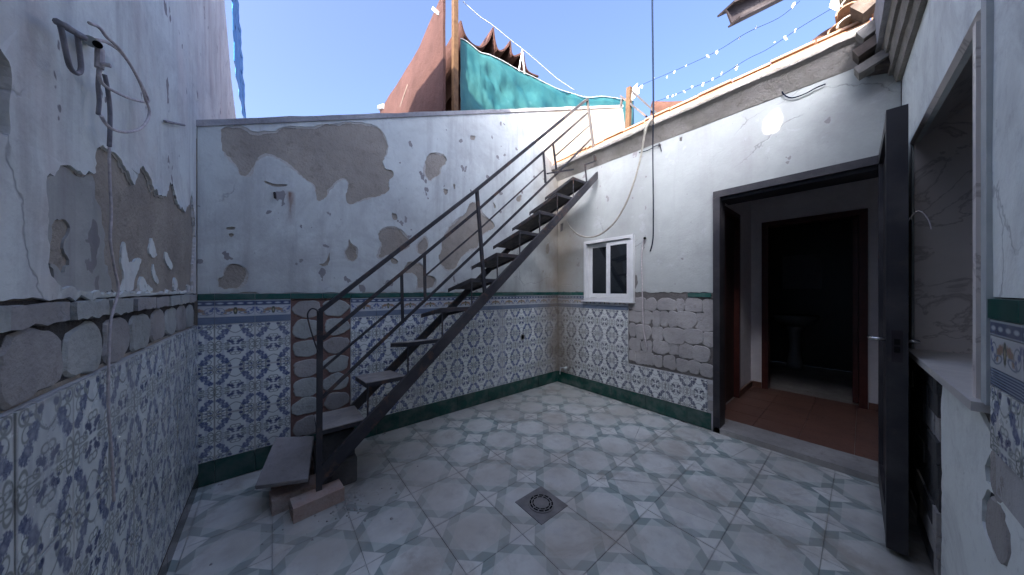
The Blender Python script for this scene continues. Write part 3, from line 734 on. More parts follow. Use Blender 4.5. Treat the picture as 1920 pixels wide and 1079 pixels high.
# ------------------------------------------------------------------ tall left wall (A)
wa = thing('tall_wall', 'tall flaking white wall at the left with faded blue tiles below a row of bare mortar', 'wall', (-.368, 1.5, 0))
Pa = lambda L_, sc_, ox, oy: [FA.px(ox + x / sc_, oy + y / sc_) for x, y in L_]
tA = [(-3.2, -.3), (6.15, -.3)] + [FA.px(445, 228), FA.px(436, 150), FA.px(428, 60), FA.px(424, 10)] + [(3.9, 4.42), (2.9, 4.80), (1.25, 4.80), (1.1, 4.70), (-3.2, 4.70)]  # wall top out of view is stepped lower so sun reaches the eave lip
# opening added out of view, shaped to throw a sun patch on the house wall
spot = [FC.px(1463 + (x - 1463) * 1.18, 213 + (y - 213) * 1.12) for x, y in ((1443, 243), (1439, 236), (1440, 212), (1447, 201), (1462, 190), (1476, 185), (1487, 188), (1487, 218), (1480, 231), (1463, 239))]
spot_hole = []
for (s, z) in spot:
    p = FC.pt(s, z, 0.0); t = (p.x + .368 - .002) / SUN.x; q_ = p - SUN * t; spot_hole.append((q_.y, q_.z))
spot_hole = spot_hole[::-1] if sum((spot_hole[i][0] * spot_hole[(i + 1) % len(spot_hole)][1] - spot_hole[(i + 1) % len(spot_hole)][0] * spot_hole[i][1]) for i in range(len(spot_hole))) < 0 else spot_hole
back = SUN * (-.26 / SUN.x)
panel('masonry', FA, tA, [spot_hole], -.014, -.26, M['render'], wa, grid=.10, wave=.0022, seed=8, shift={1: back})
A1 = (1.998, 0, 0); A2 = (2.997, 0, 300)
region = Pa([(175,680),(190,650),(210,662),(235,622),(262,620),(285,632),(325,658),(350,648),(368,650),(365,575),(385,548),(410,560),(440,575),(462,600),(480,640),(497,672),(512,695),(525,650),(540,622),(558,650),(575,700),(600,732),(625,738),(640,685),(655,700),(665,750),(682,785),(700,792),(715,760),(722,715),(729,800),(735,890),(727,1000),(726,1102),(440,1104),(350,1104),(220,1060),(190,1012),(185,850),(175,720)], *A1)
edgep = Pa([(-60,150),(0,172),(15,200),(45,240),(52,310),(40,400),(46,500),(22,517),(0,490),(-60,430)], *A1)
chipA = [Pa(c_, *A1) for c_ in ([(845,210),(890,208),(886,260),(850,262)], )]
po = [(-3.2, 1.262)] + jag([(-3.0, 1.255), (2.40, 1.250), (2.725, 1.252)], .010, .03, 31, False)
po = [(-3.2, 1.262)] + jag([(-3.0, 1.262), (.9, 1.258), (1.3, 1.250), (1.36, 1.250)], .012, .028, 31, False)
# outline of the painted skin: lower edge, with the big flaked region cut as a hole just above it
po += jag([(1.36, 1.25), (2.728, 1.252)], .003, .04, 33, False) + [(2.728, 2.25), (5.9, 2.25)] + [FA.px(444, 226), FA.px(435, 150), FA.px(427, 60), FA.px(423, 10)] + [(3.9, 4.38), (2.9, 4.77), (1.26, 4.77), (1.11, 4.67), (-3.2, 4.67)]
region = [(s, max(z, 1.262)) if z < 1.3 else (s, z) for s, z in region]
region = [(min(s, 2.70), z) for s, z in region]
hA = [jag(region, .010, .012, 41), jag(soft(edgep), .010, .014, 42)]
hv = [(spot_hole[i][0], spot_hole[i][1]) for i in range(len(spot_hole))]
cx_ = sum(p[0] for p in hv) / len(hv); cz_ = sum(p[1] for p in hv) / len(hv)
hv = [(cx_ + (a - cx_) * 1.7, cz_ + (b - cz_) * 1.7) for a, b in hv]
panel('plaster', FA, po, hA + [hv], -.0050, -.020, M['paint_tall'], wa, grid=.07, wave=.0025, lift=.0045, seed=12)
undercoat(FA, hA, M['undercoat'], wa, .007, -.0105)
# intermediate grey coat with its own bare spots
gc = Pa([(180,690),(192,658),(210,670),(235,632),(262,628),(285,640),(325,668),(350,660),(372,664),(380,720),(402,800),(408,860),(412,920),(410,990),(432,1060),(440,1098),(230,1098),(192,1040),(188,850)], *A1)
gc = [(s, max(z, 1.264)) for s, z in gc]
gh = Pa([(222,832),(268,820),(290,850),(285,880),(268,905),(265,940),(292,985),(262,1032),(240,992),(216,988),(236,1040),(214,1050),(197,1010),(198,950),(226,910)], *A1)
panel('thin_coat', FA, jag(gc, .012, .014, 51), [jag(soft(gh), .006, .010, 52)], -.0095, -.018, M['thin_coat'], wa, grid=.04, wave=.0035, lift=.001, seed=14)
for k, fl in enumerate([[(870,425),(890,500),(902,540),(876,552),(853,520)], [(880,572),(896,640),(916,692),(900,702),(873,640)], [(945,508),(972,560),(987,600),(975,622),(943,570)],
           [(995,655),(1012,690),(1002,742),(988,730)], [(725,452),(738,530),(752,590),(800,550),(817,560),(800,610),(778,680),(772,745),(692,748),(720,700),(725,640),(708,580),(710,500)],
           [(820,648),(842,690),(882,748),(806,748),(803,690)], [(1063,700),(1082,710),(1077,742),(1066,740)]]):
    q_ = [(s, max(z, 1.266)) for s, z in Pa(fl, *A2)]
    o = panel('paint_flake', FA, jag(soft(q_), .005, .008, 60 + k), [], -.0080, -.018, M['paint_tall'], wa, grid=.03, wave=.003, seed=k)
# bare mortar course where the border has fallen off
slab(FA, -3.0, 2.727, Z_T + .012, 1.25, -.012, -.020, M['bed_dark'], wa, 'mortar_bed')
s = -.30; k = 0
while s < 2.66:
    r2 = random.Random(k + 100); wd = .205 if k % 3 else .225
    wd = min(wd, 2.725 - s)
    o_ = .011
    dab(FA, s + wd / 2, 1.118 + r2.uniform(-.004, .004), wd * .468, .068 * r2.uniform(.93, 1.03), M['dab'] if k % 2 else M['dab_warm'], wa, o_, -.016, 300 + k, 3.4)
    # upper course: chunky ledge blocks, rough on their lower lip
    a, b = s + .012 + r2.uniform(0, .008), s + wd - .006 + r2.uniform(-.01, .004)
    q_ = jag([(a, 1.198), (b, 1.200 + r2.uniform(-.004, .004)), (b, 1.243), (a, 1.241)], .005, .02, 400 + k)
    panel('mortar_block', FA, q_, [], .006 + r2.uniform(-.003, .004), -.016, M['dab'] if r2.random() < .5 else M['dab_warm'], wa, grid=.03, wave=.005, seed=k)
    s += wd; k += 1
slab(FA, -.40, 2.727, .09, Z_T, -.0035, -.0135, M['grout'], wa, 'grout_bed')
THA = (Z_T - .095) / 3
for r_ in range(3): tile_run(FA, -.35, 2.725, 2.727 - .2 * 16 + .07, .095 + r_ * THA, .095 + (r_ + 1) * THA, M['tile_a'], wa, 'tile')
tile_run(FA, -.35, 2.725, 2.727 - .2 * 16 + .07, .0, .093, M['brown_skirt'], wa, 'skirting_tile', None, th=.009)

# ------------------------------------------------------------------ house wall (C)
wc = thing('house_wall', 'white house wall with small window and open black doorway, roof eave along its top', 'house', (3.084, 1.2, 0))
sC = lambda Y: 2.733 - Y
dL, dR, dT = sC(.857), sC(-.108), 2.135
wn = (sC(2.255), sC(1.612), 1.165, 1.880)
ow = [(0.0, -.3), (dL, -.3), (dL, dT), (dR, dT), (dR, -.3), (3.05, -.3), (3.05, 2.86), (0.0, 2.86)]
win = [(wn[0], wn[2]), (wn[1], wn[2]), (wn[1], wn[3]), (wn[0], wn[3])]
panel('masonry', FC, ow, [win], -.012, -.24, M['render_c'], wc, grid=.09, wave=.002, seed=21)
mc0, mc1, mz = sC(1.681), dL - .004, Z_SK + TH + .004          # missing tiles field
grn0 = sC(1.074)
skC = lambda s, z: s > mc0 and z > mz
po = jag([(.004, Z_G + .004), (wn[0] - .012, Z_G + .004)], .006, .025, 71, False) + [(wn[0] - .012, wn[3] + .012), (wn[1] + .004, wn[3] + .012)]
po += [(wn[1] + .004, Z_G + .012)] + jag([(wn[1] + .03, Z_G - .002), (grn0, Z_G + .002), (dL - .002, Z_G + .006)], .009, .022, 72, False)
po += [(dL - .001, dT + .002), (dR + .001, dT + .002), (dR + .001, .05), (2.885, .05), (2.885, 2.845), (.004, 2.845)]
chips = [pb for pb in ([FC.px(x, y) for x, y in c_] for c_ in (
    [(1186, 520), (1193, 515), (1196, 530), (1190, 545), (1186, 540)], [(1050, 420), (1056, 418), (1055, 432), (1050, 436)],
    [(1234, 268), (1240, 271), (1238, 277), (1233, 275)], [(1274, 258), (1279, 256), (1278, 265), (1273, 264)]))]
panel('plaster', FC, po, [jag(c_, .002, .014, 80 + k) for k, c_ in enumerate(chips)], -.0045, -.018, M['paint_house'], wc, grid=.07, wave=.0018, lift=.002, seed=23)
SC = mc0 - .2 * 6
slab(FC, .012, wn[0] - .03, Z_SK, Z_G, -.0035, -.0115, M['grout'], wc, 'grout_bed')
slab(FC, wn[0] - .029, mc0, Z_SK, wn[2] - .02, -.0035, -.0115, M['grout'], wc, 'grout_bed')
slab(FC, mc0 + .001, dL - .002, Z_SK, mz - .002, -.0035, -.0115, M['grout'], wc, 'grout_bed')
slab(FC, .012, dL - .002, 0, Z_SK - .001, -.0035, -.0115, M['grout'], wc, 'grout_bed')
skL = lambda s, z: s > 1.73 and z < Z_SK + TH * .55 and False
for r_ in range(3):
    tile_run(FC, .008, mc0 if r_ else dL - .055, SC, Z_SK + r_ * TH, Z_SK + (r_ + 1) * TH, M['tile_c'], wc, 'tile', None)
tile_run(FC, .008, mc0, SC, Z_T, Z_L1, M['listel_low'], wc, 'listel_tile')
tile_run(FC, .008, mc0, SC, Z_L1, wn[2] - .022, M['border'], wc, 'border_tile', full_z0=Z_L1, full_h=Z_B - Z_L1)
tile_run(FC, .008, wn[0] - .032, SC, Z_B, Z_L2, M['listel_top'], wc, 'listel_tile')
tile_run(FC, .008, wn[0] - .032, SC, Z_L2 + .002, Z_G, M['green_top'], wc, 'edge_tile', None, th=.011)
tile_run(FC, grn0, dL - .004, SC, Z_L2 + .002, Z_G, M['green_top'], wc, 'edge_tile', None, th=.011)
tile_run(FC, .008, dL - .004, SC, .0, Z_SK, M['green'], wc, 'skirting_tile', None, th=.009)
# dabs of the missing field
k = 0; zz = Z_L2 - .01
while zz > mz + .05:
    hgt = .142 + .01 * math.sin(k); s = mc0 + .006; c2 = 0
    while s < mc1 - .04:
        r2 = random.Random(k * 11 + c2 + 900); wd = r2.uniform(.07, .19); wd = min(wd, mc1 - s)
        dab(FC, s + wd / 2, zz - hgt / 2 + r2.uniform(-.01, .01), wd * r2.uniform(.46, .60), hgt * r2.uniform(.44, .60), M['dab_warm'], wc, .010 * r2.uniform(.5, 1.3), -.014, 500 + k * 10 + c2, r2.uniform(2.2, 4.5))
        s += wd; c2 += 1
    zz -= hgt; k += 1
dab(FC, dL - .035, .36, .03, .06, M['dab_warm'], wc, .012, -.014, 77); dab(FC, dL - .03, .22, .028, .05, M['dab_warm'], wc, .012, -.014, 78)
# window
def part_empty(name, parent, loc):
    o = bpy.data.objects.new(name, None); o.empty_display_size = .05; link(o, parent); o.location = Vector(loc) - wloc(parent); return o
def frame_rect(mb, fr, s0, s1, z0, z1, wd, f0, f1):
    for (a, b, c, d) in ((s0, s1, z0, z0 + wd), (s0, s1, z1 - wd, z1), (s0, s0 + wd, z0 + wd, z1 - wd), (s1 - wd, s1, z0 + wd, z1 - wd)):
        v = [fr.pt(s, z, o) for o in (f0, f1) for z in (c, d) for s in (a, b)]
        mb.add(v, [(0, 1, 3, 2), (4, 6, 7, 5), (0, 4, 5, 1), (2, 3, 7, 6), (0, 2, 6, 4), (1, 5, 7, 3)])
mb = MB(); frame_rect(mb, FC, wn[0] - .008, wn[1] + .004, wn[2] - .02, wn[3] + .008, .034, -.06, .030)
wfr = mb.build('window', M['alu'], wc)
slab(FC, wn[0] - .025, wn[1] + .012, wn[2] - .034, wn[2] - .0205, .050, -.05, M['alu'], wfr, 'window_sill')
mid = (wn[0] + wn[1]) / 2 - .01
for (a, b, o0, o1) in ((wn[0] + .030, mid + .022, -.052, -.022), (mid - .012, wn[1] - .032, -.019, .010)):
    mb = MB(); frame_rect(mb, FC, a, b, wn[2] + .018, wn[3] - .030, .050, o0, o1); mb.build('sash', M['alu'], wfr)
    slab(FC, a + .045, b - .045, wn[2] + .06, wn[3] - .07, (o0 + o1) / 2 + .003, (o0 + o1) / 2 - .003, M['glass_dark'], wfr, 'pane')
slab(FC, mid - .008, mid + .004, 1.47, 1.53, .016, .0105, M['alu'], wfr, 'latch')
# door frame: steel box section
mb = MB()
for (a, b, c, d) in ((dL - .006, dL + .045, -.0, dT), (dR - .040, dR + .006, -.0, dT), (dL - .006, dR + .006, dT - .035, dT + .022)):
    if c == -.0: d = dT - .036
    v = [FC.pt(s, z, o) for o in (.022, -.13) for z in (c, d) for s in (a, b)]
    mb.add(v, [(0, 1, 3, 2), (4, 6, 7, 5), (0, 4, 5, 1), (2, 3, 7, 6), (0, 2, 6, 4), (1, 5, 7, 3)])
mb.build('door_frame', M['iron_door'], wc)
slab(FC, dL + .046, dR - .041, dT - .06, dT - .036, -.02, -.24, M['iron_door'], wc, 'door_soffit')
slab(FC, dL + .002, dR, .0, .045, .022, -.26, M['threshold'], wc, 'threshold')
# door leaf standing open along the right hand wall
lf0 = Vector((3.050, -.092, 0)); lf1 = Vector((2.285, -.102, 0)); ld = (lf1 - lf0).normalized(); ln = Vector((-ld.y, ld.x, 0))
Mx = Matrix.Translation(lf0) @ Matrix(((ld.x, ln.x, 0, 0), (ld.y, ln.y, 0, 0), (0, 0, 1, 0), (0, 0, 0, 1)))
Lw = (lf1 - lf0).length
leaf = MB()
leaf.box(Lw - .06, Lw, -.032, .032, .03, 2.14, M=Mx); leaf.box(0, .05, -.03, .03, .03, 2.14, M=Mx)
leaf.box(.0501, Lw - .0601, -.03, .03, 2.08, 2.139, M=Mx); leaf.box(.0501, Lw - .0601, -.03, .03, .031, .16, M=Mx)
lf = leaf.build('door_leaf', M['iron_door'], wc)
pn = MB(); pn.box(.045, Lw - .055, -.012, .012, .155, 2.085, M=Mx); pn.build('sheet_panel', M['iron_door'], lf)
e = MB(); e.box(Lw + .0005, Lw + .003, -.016, .016, .93, 1.08, M=Mx); e.build('lock_plate', M['beam'], lf)
e = MB(); e.box(Lw + .0032, Lw + .0042, -.009, .009, 1.012, 1.040, M=Mx); e.box(Lw + .0032, Lw + .0042, -.009, .009, .975, 1.003, M=Mx); e.build('lock_slot', M['hole'], lf)
hp = [Mx @ Vector((Lw - .05, y, 1.03)) for y in (.03, -.055)] ; hp = [Mx @ Vector((Lw - .045, -.030, 1.03)), Mx @ Vector((Lw - .045, -.075, 1.03)), Mx @ Vector((Lw - .15, -.080, 1.025))]
M['chrome'] = plain('worn_chrome', lin(.55, .54, .52), .25, .9, .2)
e = MB(); e.tube(hp, .009, 8); e.build('handle', M['chrome'], lf, smooth=True)
hp = [Mx @ Vector((Lw - .045, .030, 1.03)), Mx @ Vector((Lw - .045, .062, 1.03)), Mx @ Vector((Lw - .13, .066, 1.02))]
e = MB(); e.tube(hp, .008, 8); e.build('handle', M['chrome'], lf, smooth=True)
e = MB()
e.tube(smooth_path([Mx @ Vector((Lw - .03, .034, 1.60)), Mx @ Vector((Lw - .02, .060, 1.64)), Mx @ Vector((Lw - .02, .085, 1.60)), Mx @ Vector((Lw - .02, .095, 1.55))], 5), .0025, 6); e.build('wire_loop', M['rope'], lf)

# eave along the top of the house wall: cove, slab edge, clay tiles
EX = [(.000, 2.80), (.030, 2.845), (.085, 2.905), (.120, 2.925), (.126, 2.972), (.100, 2.985), (-.30, 3.02), (-.30, 2.80)]
mb = MB(); n = 46; L0, L1 = -.22, 2.88; rings = []
for k in range(n + 1):
    s = L0 + (L1 - L0) * k / n; rg = []
    for i, (o, z) in enumerate(EX):
        j = .008 * noise.noise(Vector((s * 4, i * 3.1, 0))) + (.005 * noise.noise(Vector((s * 17, i * 1.7, 2))) if i in (2, 3, 4) else 0)
        rg.append(FC.pt(s, z + j + (.018 * (s / 2.8) if i > 1 else 0), o + j))
    rings.append(rg)
V = [p for r_ in rings for p in r_]; m = len(EX); F = []
for k in range(n):
    for i in range(m): F.append((k * m + i, k * m + (i + 1) % m, (k + 1) * m + (i + 1) % m, (k + 1) * m + i))
F.append(tuple(range(m))[::-1]); F.append(tuple(n * m + i for i in range(m)))
mb.add(V, F); mb.build('eave', M['concrete'], wc)
# roof slab behind
mb = MB(); mb.add([FC.pt(-.20, 3.0, .02), FC.pt(5.2, 3.0, .02), FC.pt(5.2, 3.55, -4.5), FC.pt(-.20, 3.55, -4.5), FC.pt(-.20, 2.86, .0 - .02), FC.pt(5.2, 2.86, -.02), FC.pt(5.2, 2.86, -4.5), FC.pt(-.20, 2.86, -4.5)],
       [(0, 1, 2, 3), (7, 6, 5, 4), (0, 4, 5, 1), (1, 5, 6, 2), (2, 6, 7, 3), (3, 7, 4, 0)]); mb.build('roof_deck', M['concrete'], wc)
def clay_tile(fr, s, z, o0, o1, wd, parent, rise=.045, tilt=0.0, mat=None, name='roof_tile'):
    mb = MB(); n = 8; V = []
    for (o, zz_) in ((o0, z), (o1, z + (o0 - o1) * .13 + tilt)):
        for rr_ in (1.0, .84):
            for k in range(n + 1):
                a = math.pi * k / n; V.append(fr.pt(s - math.cos(a) * wd / 2 * rr_, zz_ + math.sin(a) * rise * rr_, o))
    q_ = n + 1; F = []
    for k in range(n):
        F += [(k, k + 1, 2 * q_ + k + 1, 2 * q_ + k), (q_ + k + 1, q_ + k, 3 * q_ + k, 3 * q_ + k + 1), (k + 1, k, q_ + k, q_ + k + 1), (2 * q_ + k, 2 * q_ + k + 1, 3 * q_ + k + 1, 3 * q_ + k)]
    F += [(0, 2 * q_, 3 * q_, q_), (q_ - 1, 2 * q_ - 1, 4 * q_ - 1, 3 * q_ - 1)]
    mb.add(V, F); return mb.build(name, mat or M['clay'], parent)
s = L0 + .01; k = 0
while s < L1 - .05:
    r2 = random.Random(k + 40); w2_ = .245
    zb = 2.990 + .018 * s / 2.8 + .004
    o1_ = .085 + r2.uniform(-.010, .010)
    slab(FC, s, s + w2_, zb, zb + .020, o1_, -.25, M['clay'], wc, 'roof_tile')
    slab(FC, s + r2.uniform(0, .004), s + w2_ - .003, zb + .046, zb + .062, o1_ - .012 + r2.uniform(-.006, .006), -.28, M['clay_pale'], wc, 'roof_tile')
    k += 1; s += w2_ + .003
slab(FC, L0 + .02, L1 - .02, 3.013, 3.045, .045, -.24, M['clay'], wc, 'tile_bed')
# ledge where the stairs land
mb = MB()
mb.add([Vector(p) for p in ((2.80, 2.30, 2.70), (3.07, 2.30, 2.70), (3.07, 2.72, 2.70), (2.80, 2.72, 2.70))], [(0, 1, 2, 3)])

# ------------------------------------------------------------------ hall seen through the doorway
hf = MB(); hf.box(3.34, 7.4, -1.6, 2.4, -.3, .028); hall_floor = struct(hf.build('hall_floor', M['threshold']))
tm = tile_mesh(.297, .297, .010, .001, 0, 1, 0, 1, M['clay_floor'], 'floor_tile')
for i in range(5):
    for j in range(4):
        o = link(bpy.data.objects.new('floor_tile', tm), hall_floor); o.location = (3.346 + i * .30, -.255 + j * .30, .029)
hall = thing('hallway', 'dim hallway behind the open doorway, with a dark inner door opening in its back wall', 'hallway', (4.0, .4, .04))
# side wall with a dark door opening
mb = MB()
for (x0, x1, z0, z1) in ((3.325, 3.56, .04, 2.6), (3.56, 4.17, 2.14, 2.6), (4.17, 4.77, .04, 2.6)): mb.box(x0, x1, .925, 1.0, z0, z1)
mb.build('side_wall', M['hall_wall'], hall)
mb = MB(); mb.box(3.325, 7.0, -.36, -.29, .04, 2.6); mb.build('right_wall', M['hall_wall'], hall)
mb = MB()
for (y0, y1, z0, z1) in ((-.29, -.03, .04, 2.6), (-.03, .815, 2.12, 2.6), (.815, 1.0, .04, 2.6)): mb.box(4.77, 4.86, y0, y1, z0, z1)
mb.build('back_wall', M['hall_wall'], hall)
mb = MB(); mb.box(3.325, 7.0, -.36, 2.1, 2.6, 2.7); mb.build('ceiling', M['hall_wall'], hall)
mb = MB()
for (y0, y1, z0, z1) in ((-.03, .03, .04, 2.06), (.755, .815, .04, 2.06), (-.03, .815, 2.06, 2.12)): mb.box(4.745, 4.88, y0, y1, z0, z1)
mb.build('inner_door_frame', M['hall_frame'], hall)
mb = MB()
for (x0, x1, z0, z1) in ((3.56, 3.61, .04, 2.09), (4.12, 4.17, .04, 2.09), (3.56, 4.17, 2.09, 2.14)): mb.box(x0, x1, .905, 1.0, z0, z1)
mb.build('side_door_frame', M['hall_frame'], hall)
mb = MB(); mb.box(3.61, 4.12, .955, .985, .045, 2.09); mb.build('side_door', M['hall_dark'], hall)
mb = MB(); mb.box(4.882, 5.60, .035, .075, .05, 2.05); mb.build('inner_door', M['hall_frame'], hall)
for bx_ in ((3.33, 3.555, .908, .9245), (4.175, 4.755, .908, .9245), (4.752, 4.7695, .82, .907), (4.752, 4.7695, -.288, -.035)):
    mb = MB(); mb.box(*bx_, .04, .11); mb.build('baseboard', M['clay_floor'], hall)
#, .9245, .04, .11); mb.box(4.175, 4.755, .908, .9245, .04, .11); mb.box(4.752, 4.7695, .82, .907, .04, .11); mb.box(4.752, 4.7695, -.288, -.035, .04, .11)
mb = None
bw = MB(); bw.box(6.75, 6.85, -.29, 2.1, .04, 2.6); bw.box(4.861, 6.75, 1.95, 2.1, .04, 2.6); bw.box(4.80, 4.86, 1.0, 1.95, .04, 2.6); bw.box(3.325, 4.80, 1.7, 1.8, .04, 2.6); bw.build('bathroom_wall', M['bath'], hall)
ba = thing('washbasin', 'white pedestal washbasin barely seen in the dark room beyond the hallway', 'washbasin', (6.4, .62, .03))
mb = MB(); prof = [(.10, .03), (.095, .10), (.07, .35), (.075, .62), (.12, .72)]
for k in range(len(prof) - 1): pass
mb.tube([Vector((6.45, .70, z)) for r_, z in prof], [r_ for r_, z in prof], 14); mb.build('pedestal', M['ceramic'], ba, smooth=True)
mb = MB(); prof = [(.12, .70), (.22, .76), (.27, .84), (.28, .88), (.24, .88), (.15, .80)]
mb.tube([Vector((6.45, .70, z)) for r_, z in prof], [r_ for r_, z in prof], 18); mb.build('bowl', M['ceramic'], ba, smooth=True)
mi = thing('wall_mirror', 'small pale mirror on the far wall above the washbasin in the dark room', 'mirror', (6.74, .65, 1.5))
mb = MB(); mb.box(6.725, 6.748, .42, .88, 1.30, 1.85); mb.build('glass', plain('dull_mirror', lin(.14, .14, .15), .5, .2, .2), mi)

# ------------------------------------------------------------------ right hand wall (D) with the marble window recess
wd_ = thing('window_wall', 'smooth white wall close at the right with a marble lined window recess and broken tiles below', 'house', (1.8, -.22, 0))
oS0, oS1, oZ0, oZ1 = .412, 1.500, .955, 2.055
owD = [(-.24, -.3), (3.60, -.3), (3.60, 3.05), (-.24, 3.05)]
opn = [(oS0, oZ0 - .03), (oS1, oZ0 - .03), (oS1, oZ1 + .26), (oS0, oZ1 + .26)]
slab_s = None
panel('masonry', FD, owD, [opn], -.016, -.20, M['concrete_dark'], wd_, grid=.12, wave=.002, seed=31)
# plaster: everything above the dado plus the skirt of bare plaster beside the recess
low0, low1 = .955, 1.62
dabs_h = [jag([FD.px(x, y) for x, y in c_], .003, .014, 90 + k) for k, c_ in enumerate((
    [(1838, 872), (1848, 850), (1862, 838), (1876, 846), (1887, 880), (1889, 915), (1880, 940), (1868, 938), (1852, 915), (1840, 900)],
    [(1834, 935), (1842, 915), (1856, 925), (1872, 958), (1887, 1000), (1889, 1035), (1880, 1063), (1866, 1052), (1845, 1010), (1834, 975)]))]
z_edge = lambda s: 1.235
po = jag([(low0 + .01, .0), (low0, .35), (low0 + .004, .60), (low0 - .005, .80), (low0 + .02, .925)], .008, .02, 95, False)[::1]
outer = [(3.5, 1.252), (3.5, 3.02), (-.0, 3.02), (-.0, 1.235), (oS0 - .003, 1.235), (oS0 - .003, oZ1 + .003), (oS1 + .03, oZ1 + .003), (oS1 + .03, 1.252)]
panel('plaster', FD, outer, [], .0, -.018, M['paint_right'], wd_, grid=.09, wave=.0025, seed=33)
low = [(low0, .002)] + jag([(low0, .12), (low0 + .006, .50), (low0 - .004, .80), (low0 + .03, .905)], .006, .02, 95, False) + jag([(1.20, .922), (1.40, .90), (1.55, .86), (1.72, .80), (2.0, .70), (2.5, .60)], .010, .03, 96, False) + [(2.5, .002)]
low = low[::-1]
panel('lower_plaster', FD, low, dabs_h, -.007, -.018, M['paint_right'], wd_, grid=.06, wave=.002, lift=.002, seed=35)
for k, (x, y, a, b) in enumerate(((1864, 892, .062, .088), (1862, 990, .085, .10))):
    s, z = FD.px(x, y); dab(FD, s, z, a, b * .8, M['dab_warm'], wd_, .011, -.0155, 700 + k, 2.2)
# border and tiles beside the recess
dS0, dS1 = 1.575, 3.4
slab(FD, dS0, dS1, .72, 1.248, -.004, -.0155, M['grout'], wd_, 'grout_bed')
tile_run(FD, dS0, dS1, dS0, Z_L2 - .01, Z_G, M['green_top'], wd_, 'edge_tile', None, th=.011)
tile_run(FD, dS0, dS1, dS0, 1.150, Z_L2 - .011, M['listel_top'], wd_, 'listel_tile')
tile_run(FD, dS0, dS1, dS0, 1.062, 1.149, M['border'], wd_, 'border_tile')
tile_run(FD, dS0, dS1, dS0, 1.014, 1.061, M['listel_low'], wd_, 'listel_tile')
tile_run(FD, dS0, dS1, dS0, .84, 1.013, M['tile_b'], wd_, 'tile', full_z0=.715, full_h=.30)
# far side of the recess: a narrow strip of border tiles, dark broken bricks below
slab(FD, .16, oS0 - .004, 1.03, 1.234, -.004, -.0155, M['grout'], wd_, 'grout_bed')
for (z0, z1, mt) in ((1.19, 1.234, 'green_top'), (1.14, 1.188, 'green'), (1.06, 1.138, 'border'), (1.032, 1.058, 'green_top')):
    tile_run(FD, .20, oS0 - .004, .20, z0, z1, M[mt], wd_, 'edge_tile')
kk = 0; z = .03; brick_cache = {}
while z < .92:
    s = .05 - (kk % 2) * .10
    while s < low0 - .06:
        a, b = max(s, .02) + .003, min(s + .19, low0 - .045) - .003
        r2 = random.Random(kk * 31 + int(s * 100))
        zt = min(z + .094, .925)
        if b - a > .03: slab(FD, a, b, z, zt, -.004 + r2.uniform(-.006, .003), -.0155, M['concrete_dark'] if r2.random() < .8 else M['dab_warm'], wd_, 'brick')
        s += .195
    z += .1; kk += 1
# recess lining
def quad_slab(mb, a, b, c, d, th):
    n_ = (b - a).cross(d - a).normalized() * th
    mb.add([a, b, c, d, a + n_, b + n_, c + n_, d + n_], [(0, 1, 2, 3), (7, 6, 5, 4), (0, 4, 5, 1), (1, 5, 6, 2), (2, 6, 7, 3), (3, 7, 4, 0)])
dp = -.22; rs_ = .19
rec = MB(); v = [FD.pt(oS0, oZ0, -.0), FD.pt(oS0, oZ0, dp), FD.pt(oS0, oZ1 + rs_ + .03, dp), FD.pt(oS0, oZ1, -.0)]
quad_slab(rec, v[0], v[1], v[2], v[3], .02); 
rec.build('marble_jamb', M['marble'], wd_)
rec = MB(); v = [FD.pt(oS1, oZ0, .012), FD.pt(oS1, oZ1, .012), FD.pt(oS1, oZ1, dp), FD.pt(oS1, oZ0, dp)]
quad_slab(rec, v[0], v[1], v[2], v[3], .03); rec.build('marble_jamb', M['marble'], wd_)
rec = MB(); v = [FD.pt(oS0 - .02, oZ1 + .002, -.0), FD.pt(oS0 - .02, oZ1 + rs_, dp), FD.pt(oS1 + .02, oZ1 + rs_, dp), FD.pt(oS1 + .02, oZ1 + .002, -.0)]
quad_slab(rec, v[0], v[1], v[2], v[3], -.02); rec.build('splayed_head', M['marble'], wd_)
slab(FD, oS0 - .035, oS1 + .045, oZ0 - .028, oZ0 - .001, .028, dp, M['sill'], wd_, 'window_sill')
slab(FD, oS1 + .0315, oS1 + .0745, oZ0, 3.04, .010, -.012, M['jamb'], wd_, 'corner_trim')
slab(FD, oS0 - .05, oS0 - .005, oZ0, oZ1 + .02, .006, -.014, M['jamb'], wd_, 'corner_trim')
mb = MB(); frame_rect(mb, FD, oS0 + .005, oS1 - .005, oZ0 + .002, oZ1 + rs_ - .01, .045, dp - .04, dp + .0)
wn2 = mb.build('window', M['alu'], wd_)
slab(FD, oS0 + .03, oS1 - .03, oZ0 + .03, oZ1 + rs_ - .04, dp - .018, dp - .024, M['glass_dark'], wn2, 'pane')
slab(FD, oS0 - .3, oS1 + .3, oZ0 - .3, oZ1 + .5, dp - .06, dp - .10, M['hole'], wd_, 'room_darkness') if False else None
mb = MB(); mb.box(.0, 3.4, -1.6, -.62, 0, 3.0) if False else None
